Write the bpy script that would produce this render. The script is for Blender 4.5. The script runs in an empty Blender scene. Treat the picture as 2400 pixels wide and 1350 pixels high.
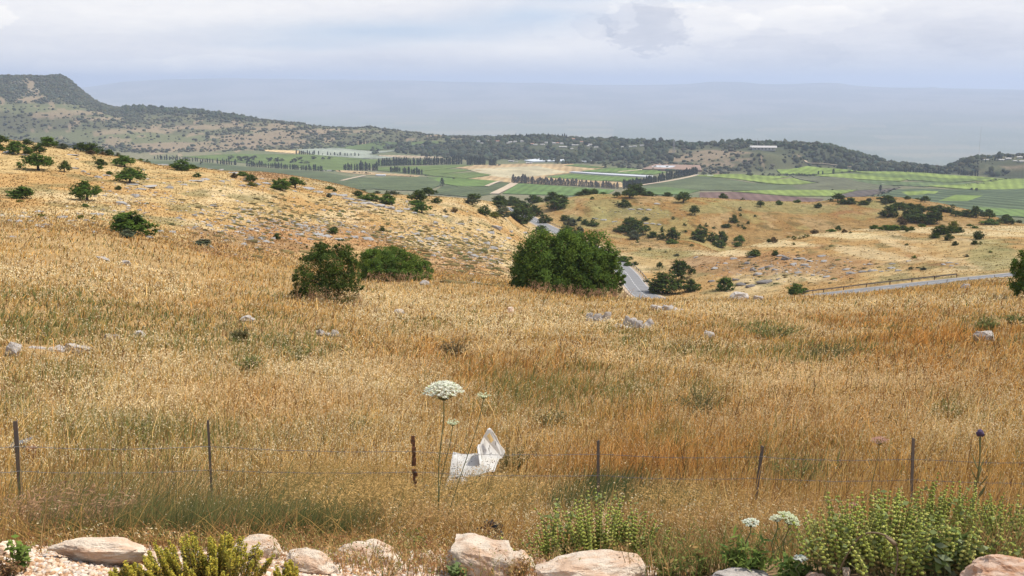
# Dry grassy hillside above a farming valley, seen from a gravel roadside. One script, everything procedural.
EXPO = 0.12
SUN_STR = 4.9
CLOUD_STR = 1.01
HAZE_D = 1.0e-4
HAZE_COL = (.595, .685, .875)
GR = 1.0
import bpy, bmesh, math, random
import numpy as np
from mathutils import Vector, Matrix, noise as mnoise
rad = math.radians
rng = np.random.default_rng(7)
random.seed(7)
scene = bpy.context.scene
COL = scene.collection

# ------------------------------------------------------------------ small maths helpers
def _hash(ix, iy, seed):
    n = (ix.astype(np.int64)*374761393 + iy.astype(np.int64)*668265263 + seed*1442695041) & 0xffffffff
    n = ((n ^ (n >> 13))*1274126177) & 0xffffffff
    n = (n ^ (n >> 16)) & 0xffffffff
    return n/4294967295.0

def vnoise(x, y, seed=0):
    x = np.asarray(x, float); y = np.asarray(y, float)
    ix = np.floor(x); iy = np.floor(y)
    fx = x-ix; fy = y-iy
    fx = fx*fx*(3-2*fx); fy = fy*fy*(3-2*fy)
    a = _hash(ix, iy, seed); b = _hash(ix+1, iy, seed)
    c = _hash(ix, iy+1, seed); d = _hash(ix+1, iy+1, seed)
    return (a*(1-fx)+b*fx)*(1-fy)+(c*(1-fx)+d*fx)*fy

def fbm(x, y, seed=0, octs=4):
    s = 0; amp = 0.5; tot = 0
    for k in range(octs):
        s = s+amp*vnoise(x*2**k+17.3*k, y*2**k-9.1*k, seed+k); tot += amp; amp *= 0.55
    return s/tot                      # 0..1

def sstep(a, b, x):
    t = np.clip((x-a)/(b-a), 0, 1)
    return t*t*(3-2*t)

def pchip_slopes(x, y):
    h = np.diff(x); dl = np.diff(y)/h
    m = np.zeros_like(y)
    for i in range(1, len(x)-1):
        if dl[i-1]*dl[i] > 0:
            w1 = 2*h[i]+h[i-1]; w2 = h[i]+2*h[i-1]
            m[i] = (w1+w2)/(w1/dl[i-1]+w2/dl[i])
    m[0] = dl[0]; m[-1] = dl[-1]
    return m

def pchip(x, y, xq):
    x = np.asarray(x, float); y = np.asarray(y, float)
    m = pchip_slopes(x, y)
    xq = np.clip(xq, x[0], x[-1])
    i = np.clip(np.searchsorted(x, xq)-1, 0, len(x)-2)
    h = x[i+1]-x[i]; t = (xq-x[i])/h
    return ((2*t**3-3*t**2+1)*y[i]+(t**3-2*t**2+t)*h*m[i]+(-2*t**3+3*t**2)*y[i+1]+(t**3-t**2)*h*m[i+1])

# ------------------------------------------------------------------ camera model (photo pixels 2400 x 1350)
F = 2355.0
HORIZON = 195.0
PITCH = math.atan((675-HORIZON)/F)
CP, SP = math.cos(PITCH), math.sin(PITCH)

def ray(px, py):
    cx = (px-1200.0)/F; cy = (675.0-py)/F
    wx = cx; wy = CP+cy*SP; wz = -SP+cy*CP
    h = math.hypot(wx, wy)
    return math.atan2(wx, wy), wz/h

def at(px, py, d):
    az, te = ray(px, py)
    return Vector((d*math.sin(az), d*math.cos(az), d*te))

def depth_of(p):
    return p[1]*CP-p[2]*SP

def mpp(p):                                 # metres per photo pixel at point p
    return depth_of(p)/F

# ------------------------------------------------------------------ terrain: ridge lines read off the photo, each with its distance
# a knot is (px, py, d) on a ridge/slope line; ('z', px, d, z) gives the level directly; ('f', px, py, z) the level and the picture row
L = []
def layer(*k): L.append(k)
layer(('z', -600, .8, -1.66), ('z', 3000, .8, -1.66))
layer(('z', -600, 2.6, -1.68), ('z', 3000, 2.6, -1.68))
layer((-600, 1350, 3.6), (1200, 1352, 3.6), (3000, 1350, 3.6))
layer((-600, 1270, 4.7), (0, 1278, 4.6), (600, 1280, 4.6), (1200, 1290, 4.6), (1800, 1300, 4.6), (2400, 1290, 4.6), (3000, 1280, 4.6))
layer((-600, 1170, 8.5), (0, 1178, 8.5), (500, 1188, 8.5), (1000, 1200, 8.5), (1400, 1196, 8.5), (1800, 1192, 8.5), (2140, 1186, 8.5), (2400, 1184, 8.5), (3000, 1170, 8.5))
layer((-600, 1000, 14), (0, 1022, 14), (1200, 1048, 14), (2400, 1042, 14), (3000, 1030, 14))
layer((-600, 820, 25), (0, 850, 25), (600, 878, 25), (1200, 895, 25), (1800, 900, 25), (2400, 888, 25), (3000, 870, 25))
layer((-600, 660, 45), (0, 700, 45), (600, 742, 45), (1200, 782, 45), (1800, 788, 45), (2400, 768, 45), (3000, 745, 45))
layer((-600, 520, 95), (0, 543, 95), (300, 566, 95), (600, 626, 92), (850, 660, 90), (1020, 664, 88), (1200, 678, 88), (1400, 701, 86), (1600, 703, 85), (1800, 700, 88), (2000, 691, 92), (2200, 680, 95), (2400, 664, 98), (3000, 630, 100))
layer((-600, 470, 130), (0, 500, 130), (300, 520, 130), (600, 585, 130), (850, 626, 130), (1000, 634, 132), (1150, 652, 135), (1250, 676, 140), (1400, 712, 145), (1600, 722, 150), (1800, 718, 150), (2000, 698, 150), (2200, 674, 150), (2400, 656, 150), (3000, 610, 150))
layer((-600, 400, 180), (0, 440, 180), (300, 460, 180), (600, 500, 185), (850, 540, 190), (1000, 562, 200), (1150, 592, 205), (1240, 618, 205), (1300, 645, 210), (1400, 682, 215), (1490, 697, 222), (1600, 706, 222), (1700, 708, 215), (1850, 698, 208), (2000, 685, 204), (2200, 664, 202), (2400, 643, 200), (3000, 590, 200))
layer((-600, 285, 300), (0, 328, 290), (100, 340, 285), (200, 357, 280), (300, 370, 280), (360, 384, 278), (480, 396, 275), (560, 407, 275), (650, 420, 280), (740, 440, 290), (860, 452, 310), (980, 458, 340), (1080, 464, 370), (1160, 475, 430), (1200, 494, 470), (1265, 530, 430), (1330, 560, 375), (1400, 590, 335), (1460, 612, 310), (1550, 613, 305), (1650, 599, 300), (1700, 586, 310), (1800, 566, 320), (1900, 549, 330), (2000, 538, 335), (2100, 535, 340), (2200, 533, 340), (2400, 530, 345), (3000, 515, 350))
layer((-600, 360, 400), (0, 400, 400), (300, 400, 400), (480, 402, 405), (600, 403, 420), (720, 416, 420), (830, 441, 420), (900, 463, 430), (1000, 476, 440), (1100, 483, 460), (1160, 486, 490), (1200, 489, 520), (1265, 505, 475), (1330, 525, 445), (1400, 545, 425), (1500, 560, 415), (1600, 562, 405), (1700, 590, 395), (1800, 577, 405), (1900, 565, 415), (2000, 556, 420), (2200, 552, 420), (2400, 549, 420), (3000, 535, 420))
layer(('z', -600, 540, -60), ('z', 0, 540, -58), ('z', 480, 540, -58), ('z', 600, 540, -54), ('z', 830, 540, -62), ('z', 1000, 545, -66), (1100, 482, 560), (1200, 482, 590), (1250, 478, 530), (1300, 470, 520), (1400, 453, 520), (1500, 455, 520), (1600, 461, 520), (1700, 464, 525), (1800, 471, 530), (1900, 473, 540), (2000, 462, 560), (2100, 463, 565), (2200, 477, 565), (2300, 500, 560), (2400, 524, 550), (3000, 560, 540))
layer(('z', -600, 780, -125), ('z', 3000, 780, -125))
for dd in (1000, 1250, 1450):
    layer(('z', -600, dd, -150), ('z', 3000, dd, -150))
layer(('f', -600, 345, -150), ('f', 0, 350, -150), ('f', 400, 360, -150), ('f', 700, 352, -150), ('f', 860, 345, -150), ('f', 960, 352, -150), ('f', 1130, 374, -150), ('f', 1300, 380, -150), ('f', 1400, 386, -150), ('f', 1480, 397, -150), ('f', 1600, 406, -150), ('f', 1700, 410, -150), ('f', 1800, 402, -150), ('f', 1900, 395, -150), ('f', 2000, 397, -150), ('f', 2100, 400, -150), ('f', 2200, 405, -150), ('f', 2300, 414, -150), ('f', 2400, 419, -150), ('f', 3000, 425, -150))
layer((-600, 252, 2800), (0, 256, 2800), (200, 258, 2780), (300, 280, 2720), (400, 305, 2650), (600, 316, 2560), (900, 319, 2550), (1000, 332, 2420), (1130, 345, 2250), (1300, 350, 2100), (1500, 362, 2000), (1700, 371, 1850), (1850, 366, 1800), (1950, 379, 1800), (2050, 388, 1780), (2150, 397, 1840), (2300, 391, 1800), (2400, 386, 1780), (3000, 380, 1780))
layer((-600, 176, 3200), (-100, 181, 3200), (0, 182, 3200), (140, 181, 3200), (160, 190, 3190), (180, 206, 3180), (205, 224, 3160), (240, 244, 3130), (280, 253, 3100), (320, 252, 3060), (400, 259, 3000), (480, 266, 2940), (600, 279, 2850), (700, 287, 2800), (800, 296, 2750), (900, 304, 2700), (1000, 313, 2620), (1100, 320, 2540), (1130, 323, 2500), (1200, 323, 2430), (1300, 324, 2350), (1400, 329, 2270), (1500, 335, 2200), (1600, 341, 2140), (1700, 341, 2090), (1770, 340, 2050), (1850, 338, 2010), (1900, 341, 2000), (1950, 352, 1990), (2000, 364, 1985), (2050, 378, 1985), (2100, 390, 2000), (2170, 398, 2060), (2230, 393, 2010), (2260, 381, 1970), (2300, 373, 1950), (2400, 366, 1950), (3000, 350, 1950))
layer(('z', -600, 4200, -230), ('z', 3000, 3200, -300))
layer(('z', -600, 5200, -400), ('z', 3000, 4800, -400))
layer(('z', -600, 9500, -400), ('z', 3000, 9500, -400))
layer((-600, 236, 14500), (600, 236, 14500), (1400, 234, 14000), (3000, 234, 14000))
layer((-600, 200, 20000), (0, 206, 20000), (190, 206, 20000), (240, 199, 20000), (290, 191, 20000), (340, 188, 20000), (420, 186, 20000), (600, 184, 20000), (900, 187, 20000), (1200, 194, 20000), (1400, 197, 19000), (1600, 196, 19000), (1680, 190, 19000), (1725, 190, 19000), (1790, 196, 19000), (1850, 197, 19000), (1930, 194, 19000), (1965, 195, 19000), (2000, 200, 19000), (2100, 206, 19000), (2165, 207, 19000), (2185, 205, 19000), (2210, 208, 19000), (2300, 209, 19000), (2400, 210, 19000), (3000, 212, 19000))
layer(('z', -600, 30000, -420), ('z', 3000, 30000, -420))

AZ = np.concatenate([np.linspace(-180, -50, 27)[:-1], np.linspace(-50, -30, 41)[:-1], np.linspace(-30, 30, 741)[:-1], np.linspace(30, 50, 41)[:-1], np.linspace(50, 180, 27)])
AZ = np.radians(AZ)
D = np.concatenate([np.geomspace(.8, 90, 300)[:-1], np.geomspace(90, 640, 480)[:-1], np.geomspace(640, 3400, 300)[:-1], np.geomspace(3400, 30000, 130)])
LD = np.log(D)
NA, ND = len(AZ), len(D)
kd, kt = [], []
for lay in L:
    a, ld, te = [], [], []
    for k in lay:
        if k[0] == 'z':
            _, px, d, z = k
            t = z/d
            az = math.atan((px-1200)/F/CP)
        elif k[0] == 'f':
            _, px, py, z = k
            az, t = ray(px, py); d = z/t
        else:
            az, t = ray(k[0], k[1]); d = k[2]
        a.append(az); ld.append(math.log(d)); te.append(t)
    if len(a) == 2:
        kd.append(np.interp(AZ, a, ld)); kt.append(np.interp(AZ, a, te))
    else:
        kd.append(pchip(a, ld, AZ)); kt.append(pchip(a, te, AZ))
kd = np.array(kd); kt = np.array(kt)
for i in range(1, len(kd)):
    kd[i] = np.maximum(kd[i], kd[i-1]+.02)
TE = np.empty((NA, ND))
LAY = np.empty((NA, ND))                   # which ridge line we are at: 0, 1, 2 ... with fractions
for i in range(NA):
    TE[i] = pchip(kd[:, i], kt[:, i], LD)
    LAY[i] = np.interp(LD, kd[:, i], np.arange(len(kd)))
Z = TE*D[None, :]
X = np.sin(AZ)[:, None]*D[None, :]
Y = np.cos(AZ)[:, None]*D[None, :]
# roughness of the ground
rough = np.interp(LD, np.log([.8, 4, 9, 60, 150, 500, 700, 900, 1500, 2000, 2600, 3200, 4200, 9000, 20000]),
                  [.02, .03, .10, .18, .9, 1.6, 2.0, .3, .3, .6, 6, 10, 14, 3, 60])
Z += (fbm(X/(D*.10+.6), Y/(D*.10+.6), 3, 4)-.5)*rough[None, :]
far_hill = sstep(18.1, 19.2, LAY)*(1-sstep(20.0, 20.9, LAY))
Z += far_hill*((fbm(X/90, Y/90, 21, 4)-.5)*14-np.abs(fbm(X/160, Y/160, 31, 3)-.5)*18+2)
Z += (1-sstep(22, 23.5, LAY))*sstep(21, 22, LAY)*0

def zgrid(x, y):
    """height of the ground at x, y (arrays or numbers)"""
    x = np.asarray(x, float); y = np.asarray(y, float)
    az = np.arctan2(x, y); ld = np.log(np.maximum(np.hypot(x, y), .81))
    fi = np.interp(az, AZ, np.arange(NA)); fj = np.interp(ld, LD, np.arange(ND))
    i = np.clip(fi.astype(int), 0, NA-2); j = np.clip(fj.astype(int), 0, ND-2)
    a = fi-i; b = fj-j
    return (Z[i, j]*(1-a)+Z[i+1, j]*a)*(1-b)+(Z[i, j+1]*(1-a)+Z[i+1, j+1]*a)*b

def ground_at(px, py, d0=2.0, d1=29000.0):
    """the first ground point between d0 and d1 the photo's pixel looks at (or the ridge just under it)"""
    az, te = ray(px, py)
    d = np.exp(np.linspace(math.log(d0), math.log(d1), 2500))
    z = zgrid(d*math.sin(az), d*math.cos(az))
    t = z/d
    hit = np.nonzero(t >= te)[0]
    k = hit[0] if len(hit) else int(np.argmax(t))
    dd = d[k]
    return Vector((dd*math.sin(az), dd*math.cos(az), float(z[k])))

# ------------------------------------------------------------------ the road: its line, and the ground levelled under it
def catmull(P, n):
    P = [P[0]*2-P[1]]+list(P)+[P[-1]*2-P[-2]]
    out = []
    for i in range(1, len(P)-2):
        for k in range(n):
            t = k/n
            a, b, c, d = P[i-1], P[i], P[i+1], P[i+2]
            out.append(.5*((2*b)+(c-a)*t+(2*a-5*b+4*c-d)*t*t+(3*b-a-3*c+d)*t**3))
    out.append(P[-2])
    return out
road_knots = [(2900, 205), (2600, 202), (2400, 201), (2200, 203), (2000, 205), (1850, 209), (1700, 214), (1590, 220), (1525, 232), (1492, 255), (1466, 285), (1420, 330), (1345, 378), (1275, 430), (1235, 470), (1195, 525), (1150, 590), (1120, 640)]
rk = []
for px, d in road_knots:
    az = math.atan((px-1200)/F/CP*.99)
    p = Vector((d*math.sin(az), d*math.cos(az), 0)); rk.append(p)
RC = catmull(rk, 24)
rz = zgrid([p.x for p in RC], [p.y for p in RC])
ker = np.hanning(61); ker /= ker.sum()
rz = np.convolve(np.pad(rz, 30, mode='edge'), ker, mode='valid')
RC = [Vector((p.x, p.y, float(z))) for p, z in zip(RC, rz)]
RCa = np.array([[p.x, p.y, p.z] for p in RC])
def road_dist(x, y):
    x = np.asarray(x, float).ravel(); y = np.asarray(y, float).ravel()
    best = np.full(x.shape, 1e9); zz = np.zeros(x.shape)
    for p in RCa[::2]:
        q = (x-p[0])**2+(y-p[1])**2
        m = q < best
        best[m] = q[m]; zz[m] = p[2]
    return np.sqrt(best), zz
msk = (D > 150) & (D < 700)
ii = np.nonzero((AZ > rad(-15)) & (AZ < rad(45)))[0]
jj = np.nonzero(msk)[0]
sx = X[np.ix_(ii, jj)]; sy = Y[np.ix_(ii, jj)]
rd, rzz = road_dist(sx, sy)
w = (1-sstep(5.0, 13.0, rd)).reshape(sx.shape)
Z[np.ix_(ii, jj)] = Z[np.ix_(ii, jj)]*(1-w)+(rzz.reshape(sx.shape)-.12)*w

# ------------------------------------------------------------------ mesh and object helpers
def mesh_np(name, verts, faces, col=None, smooth=False):
    me = bpy.data.meshes.new(name)
    verts = np.asarray(verts, np.float32)
    if not isinstance(faces, (list, tuple)): faces = [faces]
    faces = [np.asarray(f, np.int32) for f in faces if len(f)]
    me.vertices.add(len(verts)); me.vertices.foreach_set('co', verts.ravel())
    idx = np.concatenate([f.ravel() for f in faces])
    tot = np.concatenate([np.full(len(f), f.shape[1], np.int32) for f in faces])
    st = np.concatenate([[0], np.cumsum(tot)[:-1]]).astype(np.int32)
    me.loops.add(len(idx)); me.loops.foreach_set('vertex_index', idx)
    me.polygons.add(len(tot)); me.polygons.foreach_set('loop_start', st)
    if smooth: me.polygons.foreach_set('use_smooth', np.ones(len(tot), bool))
    me.update(calc_edges=True)
    if col is not None:
        ca = me.color_attributes.new('Col', 'FLOAT_COLOR', 'POINT')
        c = np.ones((len(verts), 4), np.float32); c[:, :3] = col
        ca.data.foreach_set('color', c.ravel())
    return me

def link(name, me, mat=None, parent=None, loc=None):
    o = bpy.data.objects.new(name, me)
    COL.objects.link(o)
    if mat is not None and me is not None and not me.materials: me.materials.append(mat)
    if parent is not None: o.parent = parent
    if loc is not None: o.location = loc
    return o

def tag(o, label=None, cat=None, group=None, kind=None):
    if label: o['label'] = label
    if cat: o['category'] = cat
    if group: o['group'] = group
    if kind: o['kind'] = kind
    return o

def thing(name, label, cat, loc, group=None):
    o = bpy.data.objects.new(name, None); COL.objects.link(o)
    o.empty_display_size = .1
    o.location = loc
    return tag(o, label, cat, group)

def bm_mesh(name, bm, smooth=False):
    me = bpy.data.meshes.new(name)
    bm.normal_update()
    bm.to_mesh(me); bm.free()
    if smooth:
        for p in me.polygons: p.use_smooth = True
    return me

def bm_box(bm, c, s, rot=None):
    M = Matrix.Translation(c) @ (rot.to_4x4() if rot is not None else Matrix.Identity(4)) @ Matrix.Diagonal((s[0], s[1], s[2], 1))
    return bmesh.ops.create_cube(bm, size=1, matrix=M)['verts']

def bm_tube(bm, pts, radii, seg=6, cap=True):
    """tapered tube along points"""
    rings = []
    n = len(pts)
    for i, p in enumerate(pts):
        p = Vector(p)
        t = (Vector(pts[min(i+1, n-1)])-Vector(pts[max(i-1, 0)])).normalized()
        a = t.orthogonal().normalized() if i == 0 else (a-t*a.dot(t)).normalized()
        b = t.cross(a)
        r = radii[i] if hasattr(radii, '__len__') else radii
        rings.append([bm.verts.new(p+(a*math.cos(k*2*math.pi/seg)+b*math.sin(k*2*math.pi/seg))*r) for k in range(seg)])
    for i in range(n-1):
        for k in range(seg):
            bm.faces.new((rings[i][k], rings[i][(k+1) % seg], rings[i+1][(k+1) % seg], rings[i+1][k]))
    if cap:
        bm.faces.new(rings[0][::-1]); bm.faces.new(rings[-1])

ORD = 'first second third fourth fifth sixth seventh eighth ninth tenth eleventh twelfth thirteenth fourteenth fifteenth sixteenth seventeenth eighteenth nineteenth twentieth'.split()
TENS = ['', '', 'twenty', 'thirty', 'forty', 'fifty', 'sixty']
def ordinal(i):                             # 0 -> first
    n = i+1
    if n <= 20: return ORD[i]
    t, u = divmod(n, 10)
    if u == 0: return {3: 'thirtieth', 4: 'fortieth', 5: 'fiftieth', 6: 'sixtieth'}[t]
    return TENS[t]+'-'+ORD[u-1]

# ------------------------------------------------------------------ materials
class NB:
    """tiny node-graph builder"""
    def __init__(self, nt): self.nt = nt
    def n(self, typ, **kw):
        nd = self.nt.nodes.new(typ)
        for k, v in kw.items(): setattr(nd, k, v)
        return nd
    def put(self, sock, v):
        if hasattr(v, 'is_output') or isinstance(v, bpy.types.NodeSocket): self.nt.links.new(v, sock)
        else: sock.default_value = v
    def m(self, op, a, b=0.0, c=None, clamp=False):
        nd = self.n('ShaderNodeMath', operation=op); nd.use_clamp = clamp
        self.put(nd.inputs[0], a); self.put(nd.inputs[1], b)
        if c is not None: self.put(nd.inputs[2], c)
        return nd.outputs[0]
    def noise(self, vec, scale, detail=4, rough=.55, dist=0.0):
        nd = self.n('ShaderNodeTexNoise')
        if vec is not None: self.put(nd.inputs['Vector'], vec)
        nd.inputs['Scale'].default_value = scale; nd.inputs['Detail'].default_value = detail
        nd.inputs['Roughness'].default_value = rough; nd.inputs['Distortion'].default_value = dist
        return nd.outputs['Fac']
    def ramp(self, fac, stops, interp='LINEAR'):
        nd = self.n('ShaderNodeValToRGB'); nd.color_ramp.interpolation = interp
        el = nd.color_ramp.elements
        while len(el) > 1: el.remove(el[-1])
        for i, (p, c) in enumerate(stops):
            e = el[0] if i == 0 else el.new(p)
            e.position = p; e.color = (c[0], c[1], c[2], 1) if hasattr(c, '__len__') else (c, c, c, 1)
        self.put(nd.inputs[0], fac)
        return nd.outputs[0]
    def mix(self, fac, a, b, blend='MIX'):
        nd = self.n('ShaderNodeMix', data_type='RGBA', blend_type=blend)
        self.put(nd.inputs[0], fac)
        for s, v in ((nd.inputs[6], a), (nd.inputs[7], b)):
            if isinstance(v, (tuple, list)) and len(v) == 3: v = (*v, 1)
            self.put(s, v)
        return nd.outputs[2]
    def vmul(self, col, f):
        nd = self.n('ShaderNodeVectorMath', operation='SCALE')
        self.put(nd.inputs[0], col); self.put(nd.inputs[3], f)
        return nd.outputs[0]

def new_mat(name):
    m = bpy.data.materials.new(name); m.use_nodes = True
    nt = m.node_tree; nt.nodes.clear()
    b = NB(nt)
    out = b.n('ShaderNodeOutputMaterial')
    return m, b, out

def coords(b, which='Object'):
    return b.n('ShaderNodeTexCoord').outputs[which]

def leafy(name, color=None, trans=.3, var=.35, gloss=.0):
    """matt leaf/straw surface; colour from the mesh's own Col unless a colour is given, varied per object"""
    m, b, out = new_mat(name)
    if color is None:
        c = b.n('ShaderNodeVertexColor', layer_name='Col').outputs[0]
    else:
        v = b.n('ShaderNodeVertexColor', layer_name='Col').outputs[0]
        c = b.mix(1.0, (*color, 1), v, 'MULTIPLY')
    oi = b.n('ShaderNodeObjectInfo').outputs['Random']
    f = b.m('MULTIPLY_ADD', oi, var, 1-var/2)
    c = b.vmul(c, f)
    d = b.n('ShaderNodeBsdfDiffuse'); b.put(d.inputs[0], c); d.inputs[1].default_value = .6
    t = b.n('ShaderNodeBsdfTranslucent'); b.put(t.inputs[0], c)
    mx = b.n('ShaderNodeMixShader'); mx.inputs[0].default_value = trans
    b.nt.links.new(d.outputs[0], mx.inputs[1]); b.nt.links.new(t.outputs[0], mx.inputs[2])
    sh = mx.outputs[0]
    if gloss:
        g = b.n('ShaderNodeBsdfGlossy'); g.inputs['Roughness'].default_value = .45
        m2 = b.n('ShaderNodeMixShader'); m2.inputs[0].default_value = gloss
        b.nt.links.new(sh, m2.inputs[1]); b.nt.links.new(g.outputs[0], m2.inputs[2]); sh = m2.outputs[0]
    b.nt.links.new(sh, out.inputs[0])
    return m

def simple(name, color, rough=.8, metal=0.0, nscale=0, nstr=.3, bump=0.0, col2=None):
    m, b, out = new_mat(name)
    p = b.n('ShaderNodeBsdfPrincipled')
    p.inputs['Roughness'].default_value = rough; p.inputs['Metallic'].default_value = metal
    if nscale:
        n = b.noise(coords(b), nscale, 5)
        k = b.ramp(n, [(.3, 0.0), (.7, 1.0)])
        c2 = col2 if col2 else tuple(x*(1-nstr) for x in color)
        b.put(p.inputs['Base Color'], b.mix(k, (*color, 1), (*c2, 1)))
        if bump:
            bp = b.n('ShaderNodeBump'); bp.inputs['Strength'].default_value = bump
            b.put(bp.inputs['Height'], n); b.put(p.inputs['Normal'], bp.outputs[0])
    else:
        p.inputs['Base Color'].default_value = (*color, 1)
    b.nt.links.new(p.outputs[0], out.inputs[0])
    return m

M = {}
M['grass'] = leafy('dry_grass_blades', None, .35, 0)
M['leaf_dark'] = leafy('leaf_dark', (.070, .105, .030), .24, .35)
M['leaf_mid'] = leafy('leaf_mid', (.090, .150, .034), .26, .3)
M['leaf_grey'] = leafy('leaf_grey', (.105, .125, .085), .2, .3)
M['leaf_yellow'] = leafy('leaf_yellow', (.17, .18, .045), .25, .3)
M['leaf_brown'] = leafy('leaf_brown', (.13, .095, .055), .15, .3)
M['leaf_cypress'] = leafy('leaf_cypress', (.040, .055, .030), .1, .3)
M['leaf_wind'] = leafy('leaf_windbreak', (.135, .125, .110), .15, .3)
M['maquis'] = leafy('maquis_leaves', None, .1, 0)
M['plant'] = leafy('plant_leaves', None, .3, 0)
M['bark'] = simple('bark', (.11, .085, .06), .9, 0, 3, .5)
M['stem'] = simple('green_stem', (.16, .17, .06), .8, 0, 30, .3)
M['white_floret'] = simple('floret', (.80, .80, .68), .9)
M['pink_floret'] = simple('pink_floret', (.62, .36, .34), .9)
M['purple'] = simple('thistle_bloom', (.075, .05, .10), .9)
# ------------------------------------------------------------------ the ground sheet and its colours
def ell(px, py, rx, ry):
    """an oval patch of ground, given where the photo shows it: centre and half sizes as direction and slope"""
    a0, t0 = ray(px, py); a1, _ = ray(px+rx, py); _, t1 = ray(px, py-ry)
    return a0, t0, abs(a1-a0), abs(t1-t0)
def patches(lst, wob=.35, lo=0, hi=99, seed=50):
    """0..1 mask over the terrain grid of soft ovals with ragged edges, between ridge lines lo and hi"""
    out = np.zeros_like(Z)
    for k, (px, py, rx, ry) in enumerate(lst):
        a0, t0, ra, rt = ell(px, py, rx, ry)
        i0, i1 = np.searchsorted(AZ, [a0-2.2*ra, a0+2.2*ra])
        if i1 <= i0: continue
        sl = slice(max(i0, 0), min(i1, NA))
        q = ((AZ[sl, None]-a0)/ra)**2+((Zt[sl]-t0)/rt)**2
        sc = 55.0 if lo > 15 else 7.0
        q = q*(1+wob*4*(fbm(X[sl]/sc+k*3, Y[sl]/sc/1.6, seed+k, 4)-.5))
        m = 1-sstep(.55, 1.35, q)
        m *= (LAY[sl] > lo)*(LAY[sl] < hi)
        out[sl] = np.maximum(out[sl], m)
    return out
Zt = Z/D[None, :]

def lerp(c, d, m):
    return c*(1-m[..., None])+np.asarray(d, float)*m[..., None]
C = np.empty((NA, ND, 3)); C[:] = (.36, .235, .105)
n1 = fbm(X/3.0, Y/3.0, 11, 4); n2 = fbm(X/14.0, Y/22.0, 12, 4); n3 = fbm(X/45, Y/60, 13, 4); n4 = fbm(X/1.1, Y/1.1, 14, 3)
# straw hills
hill = sstep(8.0, 9.2, LAY)*(LAY < 15)
hc = np.empty_like(C); hc[:] = (.56, .385, .155)
hc = lerp(hc, (.50, .30, .105), sstep(.42, .62, n2))
hc = lerp(hc, (.66, .49, .235), sstep(.50, .68, fbm(X/9, Y/26, 15, 4))*.8)
hc = lerp(hc, (.30, .21, .085), sstep(.60, .72, n1)*.55)
hc = lerp(hc, (.22, .19, .075), sstep(.60, .70, fbm(X/6, Y/9, 16, 4))*.6)
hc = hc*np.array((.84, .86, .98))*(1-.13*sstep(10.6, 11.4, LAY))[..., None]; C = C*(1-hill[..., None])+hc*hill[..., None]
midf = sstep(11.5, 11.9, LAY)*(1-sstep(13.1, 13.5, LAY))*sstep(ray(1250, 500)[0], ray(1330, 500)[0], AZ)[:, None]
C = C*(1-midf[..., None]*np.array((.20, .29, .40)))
C = lerp(C, (.26, .24, .10), patches([(1840, 487, 150, 12), (1560, 596, 90, 12), (1480, 500, 90, 16), (1420, 480, 60, 14), (1760, 478, 90, 8), (2330, 600, 60, 35), (2060, 480, 60, 10), (1390, 520, 70, 16), (1650, 490, 60, 12)], .5, 9, 14)*.6)
C = lerp(C, (.30, .14, .07), patches([(1990, 502, 42, 10), (1700, 620, 130, 26), (1900, 620, 160, 30), (620, 413, 70, 10), (700, 560, 260, 40), (1000, 620, 170, 35)], .6, 8.2, 14)*.45)
C = lerp(C, (.72, .59, .34), patches([(1800, 570, 120, 8), (1960, 550, 130, 8), (2200, 541, 200, 8), (2380, 536, 100, 8), (1690, 592, 90, 9)], .3, 10.3, 11.35)*.5)
C = lerp(C, (.34, .30, .12), sstep(.55, .68, n2)*(LAY > 12)*(LAY < 14)*.5)
# pale turned earth beside the rocks and the gravel by the road edge
grv = (1-sstep(2.9, 3.5, LAY))*(1-.75*sstep(rad(7), rad(9), AZ))[:, None]
C = lerp(C, (.50, .36, .25), grv)
# valley floor
fl = sstep(14, 15, LAY)
fc = np.empty_like(C); fc[:] = (.155, .165, .085)
fc = lerp(fc, (.25, .21, .13), sstep(.45, .7, fbm(X/120, Y/160, 17, 3))*.6)
C = C*(1-fl[..., None])+fc*fl[..., None]
# scrub hills beyond
fh = sstep(17.95, 18.25, LAY)
fcol = np.empty_like(C); fcol[:] = (.125, .122, .070)
bare = sstep(.52, .66, fbm(X/70, Y/150, 18, 5))
fcol = lerp(fcol, (.28, .215, .140), bare*.38)
fcol = lerp(fcol, (.145, .15, .08), sstep(.5, .65, fbm(X/200, Y/300, 19, 3))*.7)
C = C*(1-fh[..., None])+fcol*fh[..., None]
GREENS = [(60, 252, 150, 9), (110, 262, 100, 4), (330, 326, 190, 12), (200, 315, 200, 10), (1040, 337, 90, 9)]
C = lerp(C, (.165, .170, .085), patches(GREENS, .2, 17, 21)*.85)
BARE = [(190, 266, 60, 4), (120, 270, 60, 5), (230, 278, 70, 4), (330, 306, 50, 6), (470, 298, 70, 5), (560, 292, 60, 4), (640, 300, 80, 4), (400, 341, 90, 8), (500, 345, 110, 7), (620, 335, 90, 8), (60, 234, 25, 6), (3, 237, 8, 8), (70, 205, 10, 10), (85, 218, 9, 9), (100, 229, 12, 7), (115, 238, 12, 4), (700, 310, 60, 5), (770, 306, 40, 5), (620, 320, 120, 8), (320, 262, 30, 3),
        (1560, 362, 30, 8), (1600, 372, 60, 7), (1540, 380, 40, 6), (1700, 357, 70, 5), (1640, 365, 50, 6), (1680, 385, 60, 6), (1870, 367, 16, 6), (1945, 380, 26, 4), (1730, 375, 60, 6), (1500, 372, 20, 7), (2380, 390, 40, 6), (1040, 316, 40, 4), (840, 308, 40, 4)]
C = lerp(C, (.35, .25, .165), patches(BARE, .9, 17.9, 20.4)*.6)
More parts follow.
